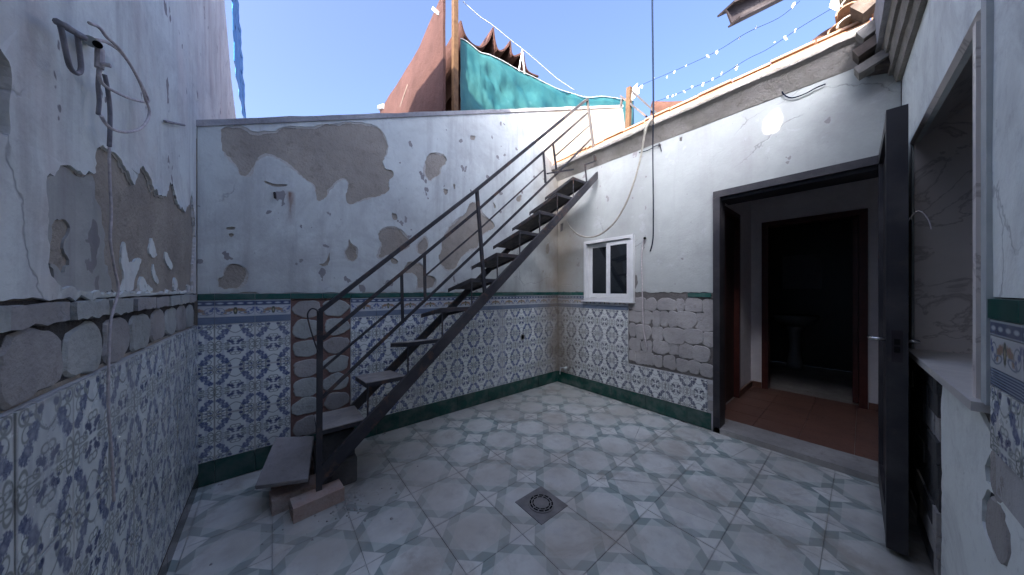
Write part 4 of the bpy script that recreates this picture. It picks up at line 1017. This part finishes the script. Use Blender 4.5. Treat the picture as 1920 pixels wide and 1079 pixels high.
# cornice mouldings under the roof edge
for (z0, z1, of) in ((2.605, 2.66, .022), (2.66, 2.74, .05), (2.74, 2.80, .075), (2.80, 3.0, .11)):
    mb = MB(); n = 30; V = []; F = []
    for k in range(n + 1):
        s = -.02 + (3.5 + .02) * k / n; j = .004 * noise.noise(Vector((s * 6, z0 * 5, 1)))
        V += [FD.pt(s, z0 + j, -.03), FD.pt(s, z0 + j, of + j), FD.pt(s, z1 - .002 + j, of + .012 + j), FD.pt(s, z1 - .002 + j, -.03)]
    for k in range(n):
        for i in range(4): F.append((k * 4 + i, k * 4 + (i + 1) % 4, k * 4 + 4 + (i + 1) % 4, k * 4 + 4 + i))
    F += [(3, 2, 1, 0), (n * 4, n * 4 + 1, n * 4 + 2, n * 4 + 3)]
    mb.add(V, F); mb.build('cornice', M['concrete'] if of < .1 else M['coping'], wd_)
# rest of the building behind the window wall
mb = MB()
mb.add([FD.pt(-.24, 3.06, .02), FD.pt(3.6, 3.06, .02), FD.pt(3.6, 3.16, -3.0), FD.pt(-.24, 3.16, -3.0), FD.pt(-.24, 3.0, -.2), FD.pt(3.6, 3.0, -.2), FD.pt(3.6, 3.0, -3.0), FD.pt(-.24, 3.0, -3.0)],
       [(0, 1, 2, 3), (7, 6, 5, 4), (0, 4, 5, 1), (1, 5, 6, 2), (2, 6, 7, 3), (3, 7, 4, 0)]); mb.build('roof_deck', M['concrete'], wd_)
slab(FD, -.2, 3.6, -.3, 3.0, -2.9, -3.0, M['concrete'], wd_, 'rear_wall')

# ------------------------------------------------------------------ metal stairs
st = thing('metal_staircase', 'dark steel open tread staircase with bar railing climbing along the white wall to the roof', 'staircase', (.25, 2.1, .1))
YN, YF = 2.08, 2.57
zt = lambda u: .4245 + .884 * (u - .4735)
def stringer(y, dz, u0, u1, wd=.105, th=.014):
    mb = MB(); V = []
    for (u, z) in ((u0, zt(u0) + .008), (u1, zt(u1) + .008), (u1 + .0, zt(u1) - wd + .008 + .02), (u0 + .03, zt(u0) - wd + .035)):
        for yy in (y - th, y + th): V.append(Vector((u, yy, z + dz)))
    mb.add(V, [(0, 2, 4, 6), (1, 7, 5, 3), (0, 1, 3, 2), (2, 3, 5, 4), (4, 5, 7, 6), (6, 7, 1, 0)])
    # lower flange
    mb.add([Vector((u, yy, z + dz)) for (u, z) in ((u0 + .03, zt(u0) - wd + .033), (u1, zt(u1) - wd + .026)) for (yy, z2) in ((y - th, 0), (y + .04, 0))] +
           [Vector((u, yy, z + dz - .006)) for (u, z) in ((u0 + .03, zt(u0) - wd + .033), (u1, zt(u1) - wd + .026)) for yy in (y - th, y + .04)],
           [(0, 1, 3, 2), (4, 6, 7, 5), (0, 4, 5, 1), (2, 3, 7, 6), (0, 2, 6, 4), (1, 5, 7, 3)])
    return mb.build('stringer', M['iron'], st)
stringer(YN - .008, .0, .20, 3.06); stringer(YF, -.07, -.02, 3.05, .085, .010)
DR = 6
for k in range(1, 11):
    ub = .4735 + .268 * (k - 1); z = .4245 + .237 * (k - 1); uf = ub - .262
    drop = .055 + .006 * k; y0, y1 = YN + .012, YF - .012
    mt = M['tread_dusty'] if k <= 3 else M['tread']
    mb = MB(); th = .006
    def q_(u, y, dz): return Vector((u, y, z - drop * (y - y0) / (y1 - y0) + dz))
    V = [q_(u, y, dz) for dz in (0, -th) for (u, y) in ((uf, y0), (ub, y0), (ub + .03, y1), (uf + .03, y1))]
    mb.add(V, [(0, 1, 2, 3), (7, 6, 5, 4), (0, 4, 5, 1), (1, 5, 6, 2), (2, 6, 7, 3), (3, 7, 4, 0)])
    tr = mb.build('tread', mt, st)
    # turned down front and back lips
    mb = MB()
    for (u, h) in ((uf, .035), (ub - .003, .03)):
        mb.add([q_(u, y0, -.0062), q_(u + .03, y1, -.0062), q_(u + .03, y1, -h), q_(u, y0, -h), q_(u + .004, y0, -.0062), q_(u + .034, y1, -.0062), q_(u + .034, y1, -h), q_(u + .004, y0, -h)],
               [(0, 1, 2, 3), (7, 6, 5, 4), (0, 4, 5, 1), (1, 5, 6, 2), (2, 6, 7, 3), (3, 7, 4, 0)])
    mb.bar(q_(uf + .004, y0 + .004, -.018), q_(ub - .004, y0 + .004, -.018), .026, .004)
    mb.build('tread_lip', M['iron'], tr)
    # thin support rod down to the stringer
    if k >= 1:
        mb = MB(); p = q_(uf + .012, y0 + .005, -.008); mb.tube([p, Vector((p.x + .0, p.y, zt(p.x) - .06))], .006, 6); mb.build('support_rod', M['iron'], st)
# railing
F1 = FY(YN)
def pt(x, y, yo=0.0): return FY(YN + yo).w(x, y)
post = [((598, 925), (600, 583), 0, 0, .030), ((909, 552), (894, 356), 0, .07, .026), ((1116, 302), (1101, 186), .0, .06, .024)]
tops = []
for (b, t, y0, y1, wd) in post:
    mb = MB(); pb2 = pt(*b, y0 - .01); ptp = pt(*t, y1 - .01); tops.append(ptp); mb.bar(pb2, ptp, wd, .024); mb.build('railing_post', M['iron'], st)
def rail(name, pts, wd, th):
    mb = MB()
    for i in range(len(pts) - 1): mb.bar(pts[i], pts[i + 1], wd, th)
    return mb.build(name, M['iron'], st)
def lp(i, x, y):
    "point on the railing: leans with the posts"
    return pt(x, y, (0.0, .055, .05)[i])
rail('handrail', [lp(0, 600, 584) , lp(1, 893, 357), lp(2, 1100, 187)], .026, .040)
rail('rail', [lp(0, 604, 636), lp(1, 895, 395), lp(2, 1102, 212)], .022, .016)
rail('rail', [lp(0, 604, 692), pt(753, 566, .02)], .014, .014)
rail('rail', [pt(798, 517, .03), lp(1, 898, 431), pt(1021, 318, .04)], .012, .012)
rail('rail', [pt(1041, 293, .04), lp(2, 1106, 235)], .012, .012)
rail('rail', [lp(0, 604, 746), lp(1, 903, 463), pt(1045, 325, .03), lp(2, 1110, 259)], .020, .014)
for (a, b) in (((753, 511), (755, 602)), ((796, 477), (797, 563)), ((1019, 287), (1023, 343)), ((1037, 269), (1043, 318))):
    mb = MB(); mb.bar(pt(*a, .03), pt(*b, .02), .018, .016); mb.build('baluster', M['iron'], st)
# landing bracket on the eave
mb = MB()
for (a, b) in (((1097, 309), (1116, 303)), ((1097, 309), (1100, 342)), ((1026, 326), (1075, 318))): mb.bar(pt(*a), pt(*b), .014, .014)
mb.build('landing_bracket', M['iron'], st)
# wire loop tied to the lowest post
lw = thing('wire_loop', 'thin bent wire looped over the bottom stair post', 'wire', tuple(pt(598, 600)))
mb = MB(); mb.tube(smooth_path([pt(x, y, -.03) for x, y in ((598, 590), (594, 582), (585, 579), (578, 586), (577, 596), (583, 620), (592, 648), (597, 660))], 6), .0042, 6); mb.build('wire', M['iron'], lw, smooth=True)

# first step: a loose slab on broken bricks
sl_ = thing('loose_step_slab', 'worn grey slab tilted on bricks as the first step of the stairs', 'slab', (.08, 2.3, .2))
mb = MB(); a, b, c_, d = Vector((-.072, 2.155, .185)), Vector((.162, 2.045, .185)), Vector((.228, 2.425, .265)), Vector((.022, 2.575, .262))
quad_slab(mb, a, b, c_, d, -.028); osl = mb.build('slab', render_coat('worn_slab', lin(.34, .31, .295), lin(.21, .19, .175), .006), sl_)
def hollow_brick(name, label, x, y, z, rot, L_=.25, W_=.115, H_=.08, group='broken bricks under the stair foot'):
    t = thing(name, label, 'brick', (x, y, z), group)
    t.rotation_euler = (0, 0, rot)
    t['group'] = group
    mb = MB(); e = .012
    # end faces pierced by six cells: build as walls
    ys = [-W_ / 2 + k * (W_ - e) / 3 for k in range(4)]; zs = [k * (H_ - e) / 2 for k in range(3)]
    for yy in ys: mb.box(0, L_, yy, yy + e, 0, H_)
    for zz_ in zs:
        for k in range(3): mb.box(0.0005, L_ - .0005, ys[k] + e + .0002, ys[k + 1] - .0002, zz_ + .0003, zz_ + e - .0003)
    me = mb.mesh('shell')
    bm = bmesh.new(); bm.from_mesh(me); bmesh.ops.recalc_face_normals(bm, faces=bm.faces); bm.to_mesh(me); bm.free()
    me.materials.append(M['brick_clay']); link(bpy.data.objects.new('shell', me), t)
    me2 = MB(); me2.box(.07, .075, -W_ / 2 + e, W_ / 2 - e, e, H_ - e); q2 = me2.mesh('cell_dark'); q2.materials.append(M['hole']); link(bpy.data.objects.new('cell_dark', q2), t)  # added black plate stands in for the shade inside the cells
    return t
hollow_brick('hollow_brick', 'front hollow brick under the foot of the stairs with red face showing', .085, 2.03, .001, .10)
hollow_brick('hollow_brick', 'hollow brick under the loose slab, behind the front brick', -.005, 2.175, .001, .10, .25, .12, .085)
hollow_brick('hollow_brick', 'hollow brick at the back below the loose slab beside the wall', .00, 2.46, .001, -.05, .24, .115, .11)
bl = thing('mortar_block', 'dark mortar covered block below the second stair tread', 'block', (.33, 2.33, 0))
q_ = MB(); 
for (x0, x1, y0, y1, z0, z1) in ((.22, .44, 2.14, 2.50, .001, .17), (.24, .43, 2.16, 2.48, .171, .355)): q_.box(x0, x1, y0, y1, z0, z1)
o = q_.build('block', M['concrete_dark'], bl)
mdf = o.modifiers.new('b', 'BEVEL'); mdf.width = .012; mdf.segments = 2

# ------------------------------------------------------------------ cables and fixings on the left wall
A_ = lambda x, y, o=.02: FA.w(x, y, o)
rp = thing('rope_coil', 'coil of old rope looping off a bracket high on the left wall', 'rope', tuple(A_(190, 90)))
mb = MB()
mb.tube(smooth_path([A_(x, y, .03) for x, y in ((180, 75), (200, 80), (228, 100), (255, 140), (275, 180), (277, 192), (262, 190), (240, 184), (215, 172), (195, 160), (186, 145), (188, 128))], 5), .0038, 7)
mb.tube(smooth_path([A_(x, y, .035) for x, y in ((168, 44), (186, 52), (200, 70), (222, 90), (246, 125), (264, 160), (274, 190), (280, 208), (276, 226), (262, 242), (238, 248), (214, 244), (198, 232), (190, 218))], 5), .0038, 7)
mb.build('rope', M['rope'], rp, smooth=True)
mb = MB(); mb.tube(smooth_path([A_(x, y, .02) for x, y in ((186, 130), (184, 160), (186, 190), (184, 215))], 4), .0042, 7); mb.tube(smooth_path([A_(x, y, .022) for x, y in ((196, 140), (202, 170), (206, 205), (206, 245), (205, 275))], 4), .0045, 7)
mb.build('rope_tail', M['rope_dark'], rp, smooth=True)
bk_ = thing('wall_bracket', 'old pale bracket with a dark socket high on the left wall holding the rope', 'bracket', tuple(A_(170, 80)))
mb = MB(); mb.tube([A_(170, 78, -.0), A_(170, 78, .03)], .012, 14); mb.build('plate', M['white_plastic'] if False else M['dab'], bk_)
mb = MB(); mb.tube([A_(183, 84, .02), A_(183, 84, .042)], .008, 12); mb.build('socket', M['hole'], bk_)
mb = MB(); mb.tube([A_(187, 92, .03), A_(186, 128, .03)], .008, 9); mb.tube([A_(190, 120, .035), A_(208, 124, .05)], .005, 8); mb.build('clamp', M['rope'], bk_)
ml = thing('metal_loop', 'bent metal strap hanging below a rod end on the left wall', 'strap', tuple(A_(135, 70)))
mb = MB(); mb.tube(smooth_path([A_(x, y, .03) for x, y in ((110, 42), (116, 60), (124, 100), (132, 128), (145, 138), (152, 128), (148, 90), (144, 66), (128, 50), (110, 42))], 4), .0045, 7); mb.build('strap', M['rope_dark'], ml, smooth=True)
mb = MB(); mb.tube([A_(108, 42, .03), A_(156, 70, .035)], .007, 8); mb.build('rod', M['rope_dark'], ml, smooth=True)
cb = thing('wall_conduit', 'pinkish painted cable running down the left wall past the tiles', 'cable', tuple(A_(205, 400)))
mb = MB(); mb.tube(smooth_path([A_(x, y, .016) for x, y in ((205, 275), (206, 340), (209, 400), (207, 450), (214, 500), (222, 545), (208, 600), (204, 680), (203, 760), (210, 860), (214, 940))], 5), .0030, 7); mb.build('cable', M['rope'], cb, smooth=True)
nl = thing('wall_nail', 'thin metal pin on the left wall near the corner', 'nail', tuple(A_(328, 231)))
mb = MB(); mb.tube([A_(309, 228, .004), A_(345, 235, .012)], .006, 6); mb.build('pin', M['rope_dark'], nl)

# ------------------------------------------------------------------ cables on the house wall
Cw = lambda x, y, o=.02: FC.w(x, y, o)
bc = thing('hanging_cable', 'black cable hanging straight down from above the roof edge', 'cable', tuple(Cw(1224, 300, .2)))
mb = MB(); mb.tube(smooth_path([Cw(1223, -160, .20), Cw(1223, 0, .20), Cw(1224, 90, .20), Cw(1225, 190, .19), Cw(1224, 290, .12), Cw(1225, 400, .05), Cw(1224, 450, .03), Cw(1219, 472, .02)], 6), [.0085] * 20 + [.006] * 23, 7)
mb.build('cable', M['cable'], bc, smooth=True)
hs = thing('drooping_hose', 'pale hose tied over the eave and drooping to the stairs', 'hose', tuple(Cw(1190, 330, .1)))
mb = MB(); mb.tube(smooth_path([Cw(1222, 222, .15), Cw(1212, 238, .17), Cw(1207, 262, .15), Cw(1200, 300, .12), Cw(1189, 340, .12), Cw(1172, 385, .12), Cw(1148, 422, .12), Cw(1118, 443, .14), Cw(1090, 443, .2), Cw(1070, 428, .25), Cw(1060, 412, .3)], 6), [.016] * 10 + [.010] * 51, 7)
mb.build('hose', M['strap'], hs, smooth=True)
cd = thing('wall_cable', 'thin painted cable running down the house wall right of the window', 'cable', tuple(Cw(1205, 500)))
mb = MB(); mb.tube(smooth_path([Cw(1209, 448, .02), Cw(1205, 462, .014), Cw(1203, 490, .012), Cw(1204, 530, .012), Cw(1205, 570, .012), Cw(1207, 620, .012), Cw(1214, 655, .010)], 5), .006, 6); mb.build('cable', M['rope'], cd, smooth=True)
mb = MB(); mb.tube([Cw(1209, 447, .0), Cw(1209, 447, .03)], .014, 10); mb.build('grommet', M['hole'], cd)
ww = thing('eave_wire', 'loose dark wire clipped along the wall just under the eave', 'wire', tuple(Cw(1300, 250)))
mb = MB(); mb.tube(smooth_path([Cw(x, y, .012) for x, y in ((1198, 287), (1215, 282), (1235, 272), (1240, 284))], 4), .004, 6); mb.build('wire', M['cable'], ww)
mb = MB()
mb.tube(smooth_path([Cw(x, y, .012) for x, y in ((1465, 168), (1470, 178), (1485, 184), (1510, 176), (1530, 165), (1548, 158))], 4), .0045, 6); mb.build('wire', M['cable'], ww)
w2 = thing('drain_spout', 'short broken waste pipe at the foot of the house wall near the corner', 'pipe', tuple(Cw(1062, 688)))
mb = MB(); mb.tube([Cw(1062, 690, .0), Cw(1061, 690, .05), Cw(1059, 694, .06)], .020, 12); mb.build('pipe', M['dab'], w2, smooth=True)
mb = MB(); mb.tube([Cw(1061, 690, .05), Cw(1051, 690, .05), Cw(1050, 702, .05)], .008, 8); mb.build('tap', M['white_plastic'], w2, smooth=True)

# ------------------------------------------------------------------ things above the yard
ib = thing('steel_beam', 'brown steel beam end projecting over the roof edge at the top', 'beam', (2.0, 1.4, 3.6))
def far(x, y, dist):
    r_ = (RGT * ((x - CX) / FPX) + FWD + Vector((0, 0, (CY - y) / FPX))); return EYE + r_ * dist
p0 = far(1366, 32, 2.6); p1 = far(1600, -82, 3.2); d_ = (p1 - p0).normalized(); sd_ = Vector((0, 0, 1)).cross(d_).normalized(); up_ = d_.cross(sd_)
mb = MB()
def bbox_(a, b, c, d):
    v = [p0 + d_ * t + sd_ * i + up_ * j for t in (0, (p1 - p0).length) for (i, j) in ((a, c), (b, c), (b, d), (a, d))]
    mb.add(v, [(0, 1, 2, 3), (7, 6, 5, 4), (0, 4, 5, 1), (1, 5, 6, 2), (2, 6, 7, 3), (3, 7, 4, 0)])
bbox_(-.075, .075, .060, .075); bbox_(-.075, .03, -.075, -.060); bbox_(-.006, .006, -.0595, .0595); mb.build('beam', M['beam'], ib)

# shed beyond the stairs wall
sh = thing('rooftop_shed', 'brown sheet clad shed rising behind the stairs wall with scalloped roof sheets', 'shed', (1.5, 4.0, 2))
F5 = FX(1.486)
ytop = F5.px(853, 5)[1]
mb = MB(); yF = F5.px(716, 210)[0]
a_ = [F5.px(853, 3), F5.px(846, 3), F5.px(790, 92), F5.px(762, 138), F5.px(716, 208)]
zf = a_[-1][1]
poly = [(2.95, 1.5), (yF, 1.5), (yF, a_[-1][1]), a_[-2], a_[-3], a_[1], (2.95, a_[0][1] + .35)]
panel('side_sheet', FX(1.486), jag(poly[::-1] if False else poly, .006, .10, 5), [], .0, -.05, M['shed'], sh, grid=.18, wave=.012, seed=6) if False else None
mb = MB(); n = 40; V = []; F = []
# side wall facing the sun (faces -X), built as a slightly rippled sheet with thickness
def ztop(y):
    pts_ = sorted([(p[0], p[1]) for p in a_] + [(2.95, a_[0][1] + .25)])
    for i in range(len(pts_) - 1):
        if pts_[i][0] <= y <= pts_[i + 1][0]:
            t = (y - pts_[i][0]) / max(1e-6, pts_[i + 1][0] - pts_[i][0]); return pts_[i][1] + t * (pts_[i + 1][1] - pts_[i][1])
    return pts_[-1][1] if y > pts_[-1][0] else pts_[0][1]
rows = 14
for k in range(n + 1):
    y = 2.95 + (yF - 2.95) * k / n
    for j in range(rows + 1):
        z = 2.0 + (ztop(y) - 2.0) * j / rows
        V.append(Vector((1.486 + .010 * noise.noise(Vector((y * 3, z * 3, 2))), y, z)))
for k in range(n):
    for j in range(rows): F.append((k * (rows + 1) + j, k * (rows + 1) + j + 1, (k + 1) * (rows + 1) + j + 1, (k + 1) * (rows + 1) + j))
mb.add(V, F); o = mb.build('side_sheet', M['shed'], sh); o.modifiers.new('s', 'SOLIDIFY').thickness = .03
# post at the near corner
mb = MB(); FYp = FY(2.94)
b0 = FYp.w(855, 260); b1 = FYp.w(855, -20); mb.box(b0.x - .032, b0.x + .022, 2.925, 2.985, 2.6, b1.z + .3); mb.build('corner_post', M['wood_pole'], sh)
# corrugated sheets: a deep wave across X whose end is seen above the tarpaulin
FYs = FY(3.10)
wave = [(866, 40), (872, 62), (882, 78), (895, 86), (906, 84), (916, 72), (925, 50), (929, 74), (934, 92), (941, 93), (950, 86), (958, 76), (960.5, 97), (964, 104), (970, 102), (976, 99), (981, 94), (985, 118), (992, 134), (1010, 142)]
Wp = smooth_path([FYs.w(x, y) for x, y in wave], 3)
mb = MB(); V = []; F = []; m = 10
for j in range(m + 1):
    for p in Wp: V.append(p + Vector((0.0 + .015 * noise.noise(Vector((p.x * 6, j, 0))), j * .16, j * -.028)))
q_ = len(Wp)
for j in range(m):
    for i in range(q_ - 1): F.append((j * q_ + i, j * q_ + i + 1, (j + 1) * q_ + i + 1, (j + 1) * q_ + i))
mb.add(V, F); o = mb.build('roof_sheet', M['shed_sheet'], sh); md = o.modifiers.new('s', 'SOLIDIFY'); md.thickness = .022
mb = MB(); mb.tube([FYs.w(979, 96), FYs.w(972, 140)], .010, 6); mb.tube([FYs.w(979, 94), FYs.w(984, 142)], .010, 6); mb.build('prop', M['white_plastic'], sh)
mb = MB(); mb.box(-1, -1, 0, 0, 0, 0) if False else None
F6 = FX(1.47)
mb = MB(); mb.bar(F6.w(814, 18), F6.w(826, 28), .05, .03); mb.bar(F6.w(820, 30), F6.w(822, 42), .02, .02); mb.build('flashing_end', M['white_plastic'], sh)
mb = MB(); mb.tube([FX(1.47).w(712, 203), FX(1.47).w(722, 200)], .045, 8); mb.build('insulator', M['white_plastic'], sh)
mb = MB(); mb.bar(F6.w(748, 212), F6.w(766, 160), .03, .03); mb.bar(F6.w(764, 212), F6.w(768, 160), .025, .03); mb.build('strut', M['wood_old'], sh)

# teal tarpaulin between the post and the stairs wall
tp = thing('teal_tarpaulin', 'teal plastic tarpaulin stretched behind the wall top beside the shed', 'tarpaulin', (2.3, 3.0, 3.3))
topc = [(863, 74), (872, 78), (885, 88), (900, 100), (915, 104), (940, 115), (970, 132), (1000, 146), (1040, 166), (1070, 176), (1100, 184), (1130, 182), (1160, 186), (1188, 190)]
FT = FY(3.00)
V = []; F = []; m = 22; tops_ = smooth_path([FT.w(x, y) for x, y in topc], 5); q_ = len(tops_)
for i, p in enumerate(tops_):
    for j in range(m + 1):
        t = j / m; z = p.z + (2.9 - .0 - p.z) * t if p.z > 2.9 else p.z - t * .3
        pp = Vector((p.x, p.y, z)); wv_ = min(1.0, t * 3 + .25)
        dy = .08 * noise.noise(Vector((p.x * 4.5 + z * 3, z * 5, 0))) + .045 * noise.noise(Vector((p.x * 14 + z * 8, z * 9, 4))) + .018 * noise.noise(Vector((p.x * 30, z * 30, 4)))
        dy *= min(1, max(0.05, (p.x + .52 * 0 - 1.55) * 2.2))
        V.append(pp + Vector((0, dy * wv_ * .8, 0)))
for i in range(q_ - 1):
    for j in range(m): F.append((i * (m + 1) + j, i * (m + 1) + j + 1, (i + 1) * (m + 1) + j + 1, (i + 1) * (m + 1) + j))
mb = MB(); mb.add(V, F); o = mb.build('sheet', M['teal'], tp, smooth=True); o.modifiers.new('s', 'SOLIDIFY').thickness = .004
mb = MB(); mb.tube([p + Vector((0, -.01, .004)) for p in tops_], .005, 6); mb.build('hem', M['white_plastic'], tp, smooth=True)
# white cord sagging above it
co = thing('white_cord', 'thin white cord sagging from the shed post down over the tarpaulin', 'cord', tuple(FT.w(950, 80)))
mb = MB(); mb.tube(smooth_path([FT.w(x, y) for x, y in ((868, 3), (880, 14), (900, 32), (925, 49), (958, 76), (979, 92), (1010, 118), (1045, 148), (1078, 170))], 4), .005, 6); mb.build('cord', M['white_plastic'], co, smooth=True)

# blue sheet at the far end of the tall wall
bs = thing('blue_sheet', 'bright blue corrugated plastic sheet fixed to the far end of the tall left wall', 'sheet', tuple(FA.w(450, 200)))
Fb = Frame((-.372, 0), math.pi / 2); e_ = [(443, -30), (446, 0), (444, 20), (449, 35), (448, 60), (453, 82), (451, 105), (456, 130), (454, 155), (459, 178), (458, 205), (461, 232), (462, 262)]
V = []; F = []; n = 14
for i, (x, y) in enumerate(e_):
    z = Fb.px(445, y)[1] * 1.0; s1 = Fb.px(x, y)[0]
    s1, z = Fb.px(x + 3, y); s0 = 4.0 + (5.4 - 4.0) * min(1, max(0, y / 228))
    for k in range(n + 1):
        t = k / n; V.append(Vector((-.385 + .010 * math.sin(k * 2.2), s0 + (s1 - s0) * t, z)))
for i in range(len(e_) - 1):
    for k in range(n): F.append((i * (n + 1) + k, i * (n + 1) + k + 1, (i + 1) * (n + 1) + k + 1, (i + 1) * (n + 1) + k))
mb = MB(); mb.add(V, F); o = mb.build('sheet', M['blue'], bs); o.modifiers.new('s', 'SOLIDIFY').thickness = .008

# shade cloth and odds and ends on the house roof
FR = FX(3.30)
cl = thing('shade_cloth', 'brown shade cloth sagging along the house roof behind the eave', 'cloth', (3.3, 1.2, 3.1))
tc = [(1222, 190), (1240, 191), (1270, 190), (1300, 186), (1330, 178), (1360, 168), (1390, 153), (1425, 132), (1460, 112), (1500, 92), (1540, 64), (1562, 50)]
V = []; F = []; m = 8; tt = smooth_path([FR.w(x, y) for x, y in tc], 4); q_ = len(tt)
for i, p in enumerate(tt):
    for j in range(m + 1):
        t = j / m; z = p.z + (3.0 - p.z) * t
        V.append(Vector((p.x - .10 * math.sin(t * 3.1) * .5 + .02 * noise.noise(Vector((p.y * 6, z * 6, 1))), p.y, z)))
for i in range(q_ - 1):
    for j in range(m): F.append((i * (m + 1) + j, i * (m + 1) + j + 1, (i + 1) * (m + 1) + j + 1, (i + 1) * (m + 1) + j))
mb = MB(); mb.add(V, F); o = mb.build('cloth', M['cloth'], cl, smooth=True); o.modifiers.new('s', 'SOLIDIFY').thickness = .006
rpst = thing('timber_stake', 'orange timber stake with white rags standing on the roof behind the stair top', 'stake', tuple(FX(3.25).w(1178, 240)))
F7 = FX(3.25)
mb = MB(); mb.bar(F7.w(1177, 262), F7.w(1180, 165), .05, .05, Vector((1, 0, 0))); mb.build('stake', M['wood_pole'], rpst)
mb = MB(); r2 = random.Random(4)
for (x, y) in ((1186, 165), (1190, 172), (1184, 178)):
    p = F7.w(x, y); mb.add([p, p + Vector((.01, -.06, .03)), p + Vector((0, -.05, -.05)), p + Vector((.02, .02, -.06))], [(0, 1, 2), (0, 2, 3), (0, 3, 1), (1, 3, 2)])
mb.build('rag', M['white_plastic'], rpst)
rb = thing('roof_railing', 'dark bars running down behind the wall top beside the timber stake', 'railing', tuple(F7.w(1190, 200)))
mb = MB(); mb.bar(F7.w(1164, 181), F7.w(1212, 219), .035, .02); mb.bar(F7.w(1166, 186), F7.w(1164, 200), .02, .02); mb.build('bar', M['iron'], rb)
mb = MB(); mb.bar(F7.w(1186, 172), F7.w(1232, 214), .02, .02); mb.build('bar', M['iron'], rb)
# strings of plastic scraps
def bunting(label, pts, marks, X):
    t = thing('scrap_string', label, 'string', tuple(FX(X).w(*pts[0])), 'strings of white plastic scraps over the roof')
    mb = MB(); mb.tube(smooth_path([FX(X).w(*p) for p in pts], 5), .0022, 5); mb.build('string', M['cable'], t)
    for k, (x, y, h) in enumerate(marks):
        r2 = random.Random(k + len(marks)); p = FX(X).w(x, y); h = h * .0028
        mb = MB(); a = Vector((r2.uniform(-.02, .02), r2.uniform(-.5, .5) * h, -h)); b = Vector((0, h * .35, 0))
        mb.add([p - b * .6, p + b * .6, p + a * .5 + b, p + a + b * .3, p + a - b * .5, p + a * .5 - b * .8], [(0, 1, 2, 3, 4, 5)])
        o = mb.build('scrap', M['white_plastic'], t, fix=False); o.modifiers.new('s', 'SOLIDIFY').thickness = .004
bunting('upper string of white plastic scraps strung over the house roof', [(1184, 168), (1225, 150), (1290, 122), (1345, 96), (1400, 62), (1460, 34), (1500, 2)],
        [(1203, 160, 14), (1226, 146, 6), (1251, 143, 8), (1265, 133, 12), (1287, 122, 8), (1325, 103, 12), (1344, 95, 14), (1387, 70, 8), (1418, 50, 10), (1489, 5, 14)], 3.6)
bunting('lower string of white plastic scraps strung over the house roof', [(1225, 192), (1255, 182), (1300, 164), (1345, 146), (1400, 112), (1440, 92), (1500, 52), (1560, 16)],
        [(1252, 180, 10), (1262, 178, 10), (1268, 176, 8), (1281, 170, 10), (1298, 161, 10), (1319, 155, 13), (1337, 146, 11), (1354, 134, 12), (1381, 122, 15), (1453, 78, 6), (1471, 68, 12), (1492, 54, 8)], 3.6)
# broken corner of the roof over the doorway: timbers, rubble and clay tiles
rc = thing('broken_eave_timbers', 'rotten dark roof timbers sticking out where the two eaves meet', 'timbers', tuple(Cw(1640, 90)))
for k, (a, b, wd, th, mt, o0) in enumerate((((1606, 140), (1676, 96), .055, .10, 'wood_pale', .10), ((1604, 110), (1672, 62), .06, .12, 'wood_old', .12), ((1612, 75), (1672, 30), .07, .10, 'wood_pale', .14), ((1606, 30), (1668, -25), .10, .12, 'wood_old', .12), ((1620, 130), (1690, 118), .05, .14, 'wood_old', .05), ((1630, 15), (1700, -40), .08, .10, 'wood_pale', .08))):
    mb = MB(); mb.bar(Cw(*a, o0), Cw(*b, o0), wd, th, Vector((1, 0, 0))); mb.build('timber', M[mt], rc)
rt_ = thing('clay_tile_pile', 'weathered clay roof tiles piled on the corner of the roof above the doorway', 'roof tiles', tuple(Cw(1590, 40)))
for k, (x, y, o0) in enumerate(((1588, 62, .02), (1592, 40, .04), (1590, 18, .02), (1600, 0, .03), (1574, 52, -.05), (1598, -14, .05))):
    s, z = FC.px(x, y, o0); clay_tile(FC, s, z - .02, o0 + .02, o0 - .25, .12, rt_, .05, .0, M['concrete'] if k % 2 else M['clay'])
sp = thing('plastic_tatter', 'torn white plastic hanging beside the clay tiles at the roof corner', 'plastic', tuple(Cw(1565, 15, .02)))
p = Cw(1562, -10, -.05); mb = MB(); mb.add([p, p + Vector((0, -.05, .0)), p + Vector((.01, -.07, -.10)), p + Vector((0, -.02, -.14)), p + Vector((0, .02, -.08))], [(0, 1, 2, 3, 4)]); o = mb.build('scrap', M['white_plastic'], sp); o.modifiers.new('s', 'SOLIDIFY').thickness = .004

mdf = osl.modifiers.new('b', 'BEVEL'); mdf.width = .005; mdf.segments = 2
# crumbs of mortar and brick on the floor
mb = MB(); r2 = random.Random(21)
for k in range(230):
    if k < 130: a = r2.uniform(0, 6.28); q = abs(r2.gauss(0, .22)); x, y = .36 + q * math.cos(a), 1.98 + q * .7 * math.sin(a)
    elif k < 180: x, y = r2.uniform(-.34, 3.0), 2.715 - abs(r2.gauss(0, .05))
    else: x, y = 3.05 - abs(r2.gauss(0, .04)), r2.uniform(.9, 2.7)
    if not (-.35 < x < 3.06 and y < 2.71): continue
    sz = abs(r2.gauss(.003, .0025)) + .0015; c_ = Vector((x, y, .001))
    pts = [c_ + Vector((r2.uniform(-1, 1), r2.uniform(-1, 1), 0)) * sz for _ in range(4)] + [c_ + Vector((r2.uniform(-.3, .3) * sz, r2.uniform(-.3, .3) * sz, sz * 1.1))]
    mb.add([c_ + Vector((-sz, -sz * .7, 0)), c_ + Vector((sz, -sz, 0)), c_ + Vector((sz * .8, sz, 0)), c_ + Vector((-sz * .9, sz * .8, 0)), pts[4]], [(0, 1, 4), (1, 2, 4), (2, 3, 4), (3, 0, 4), (3, 2, 1, 0)])
o = mb.build('mortar_crumbs', M['dab_warm']); o['kind'] = 'stuff'; tag(o, 'crumbs of mortar scattered around the stair foot and along the walls', 'rubble')
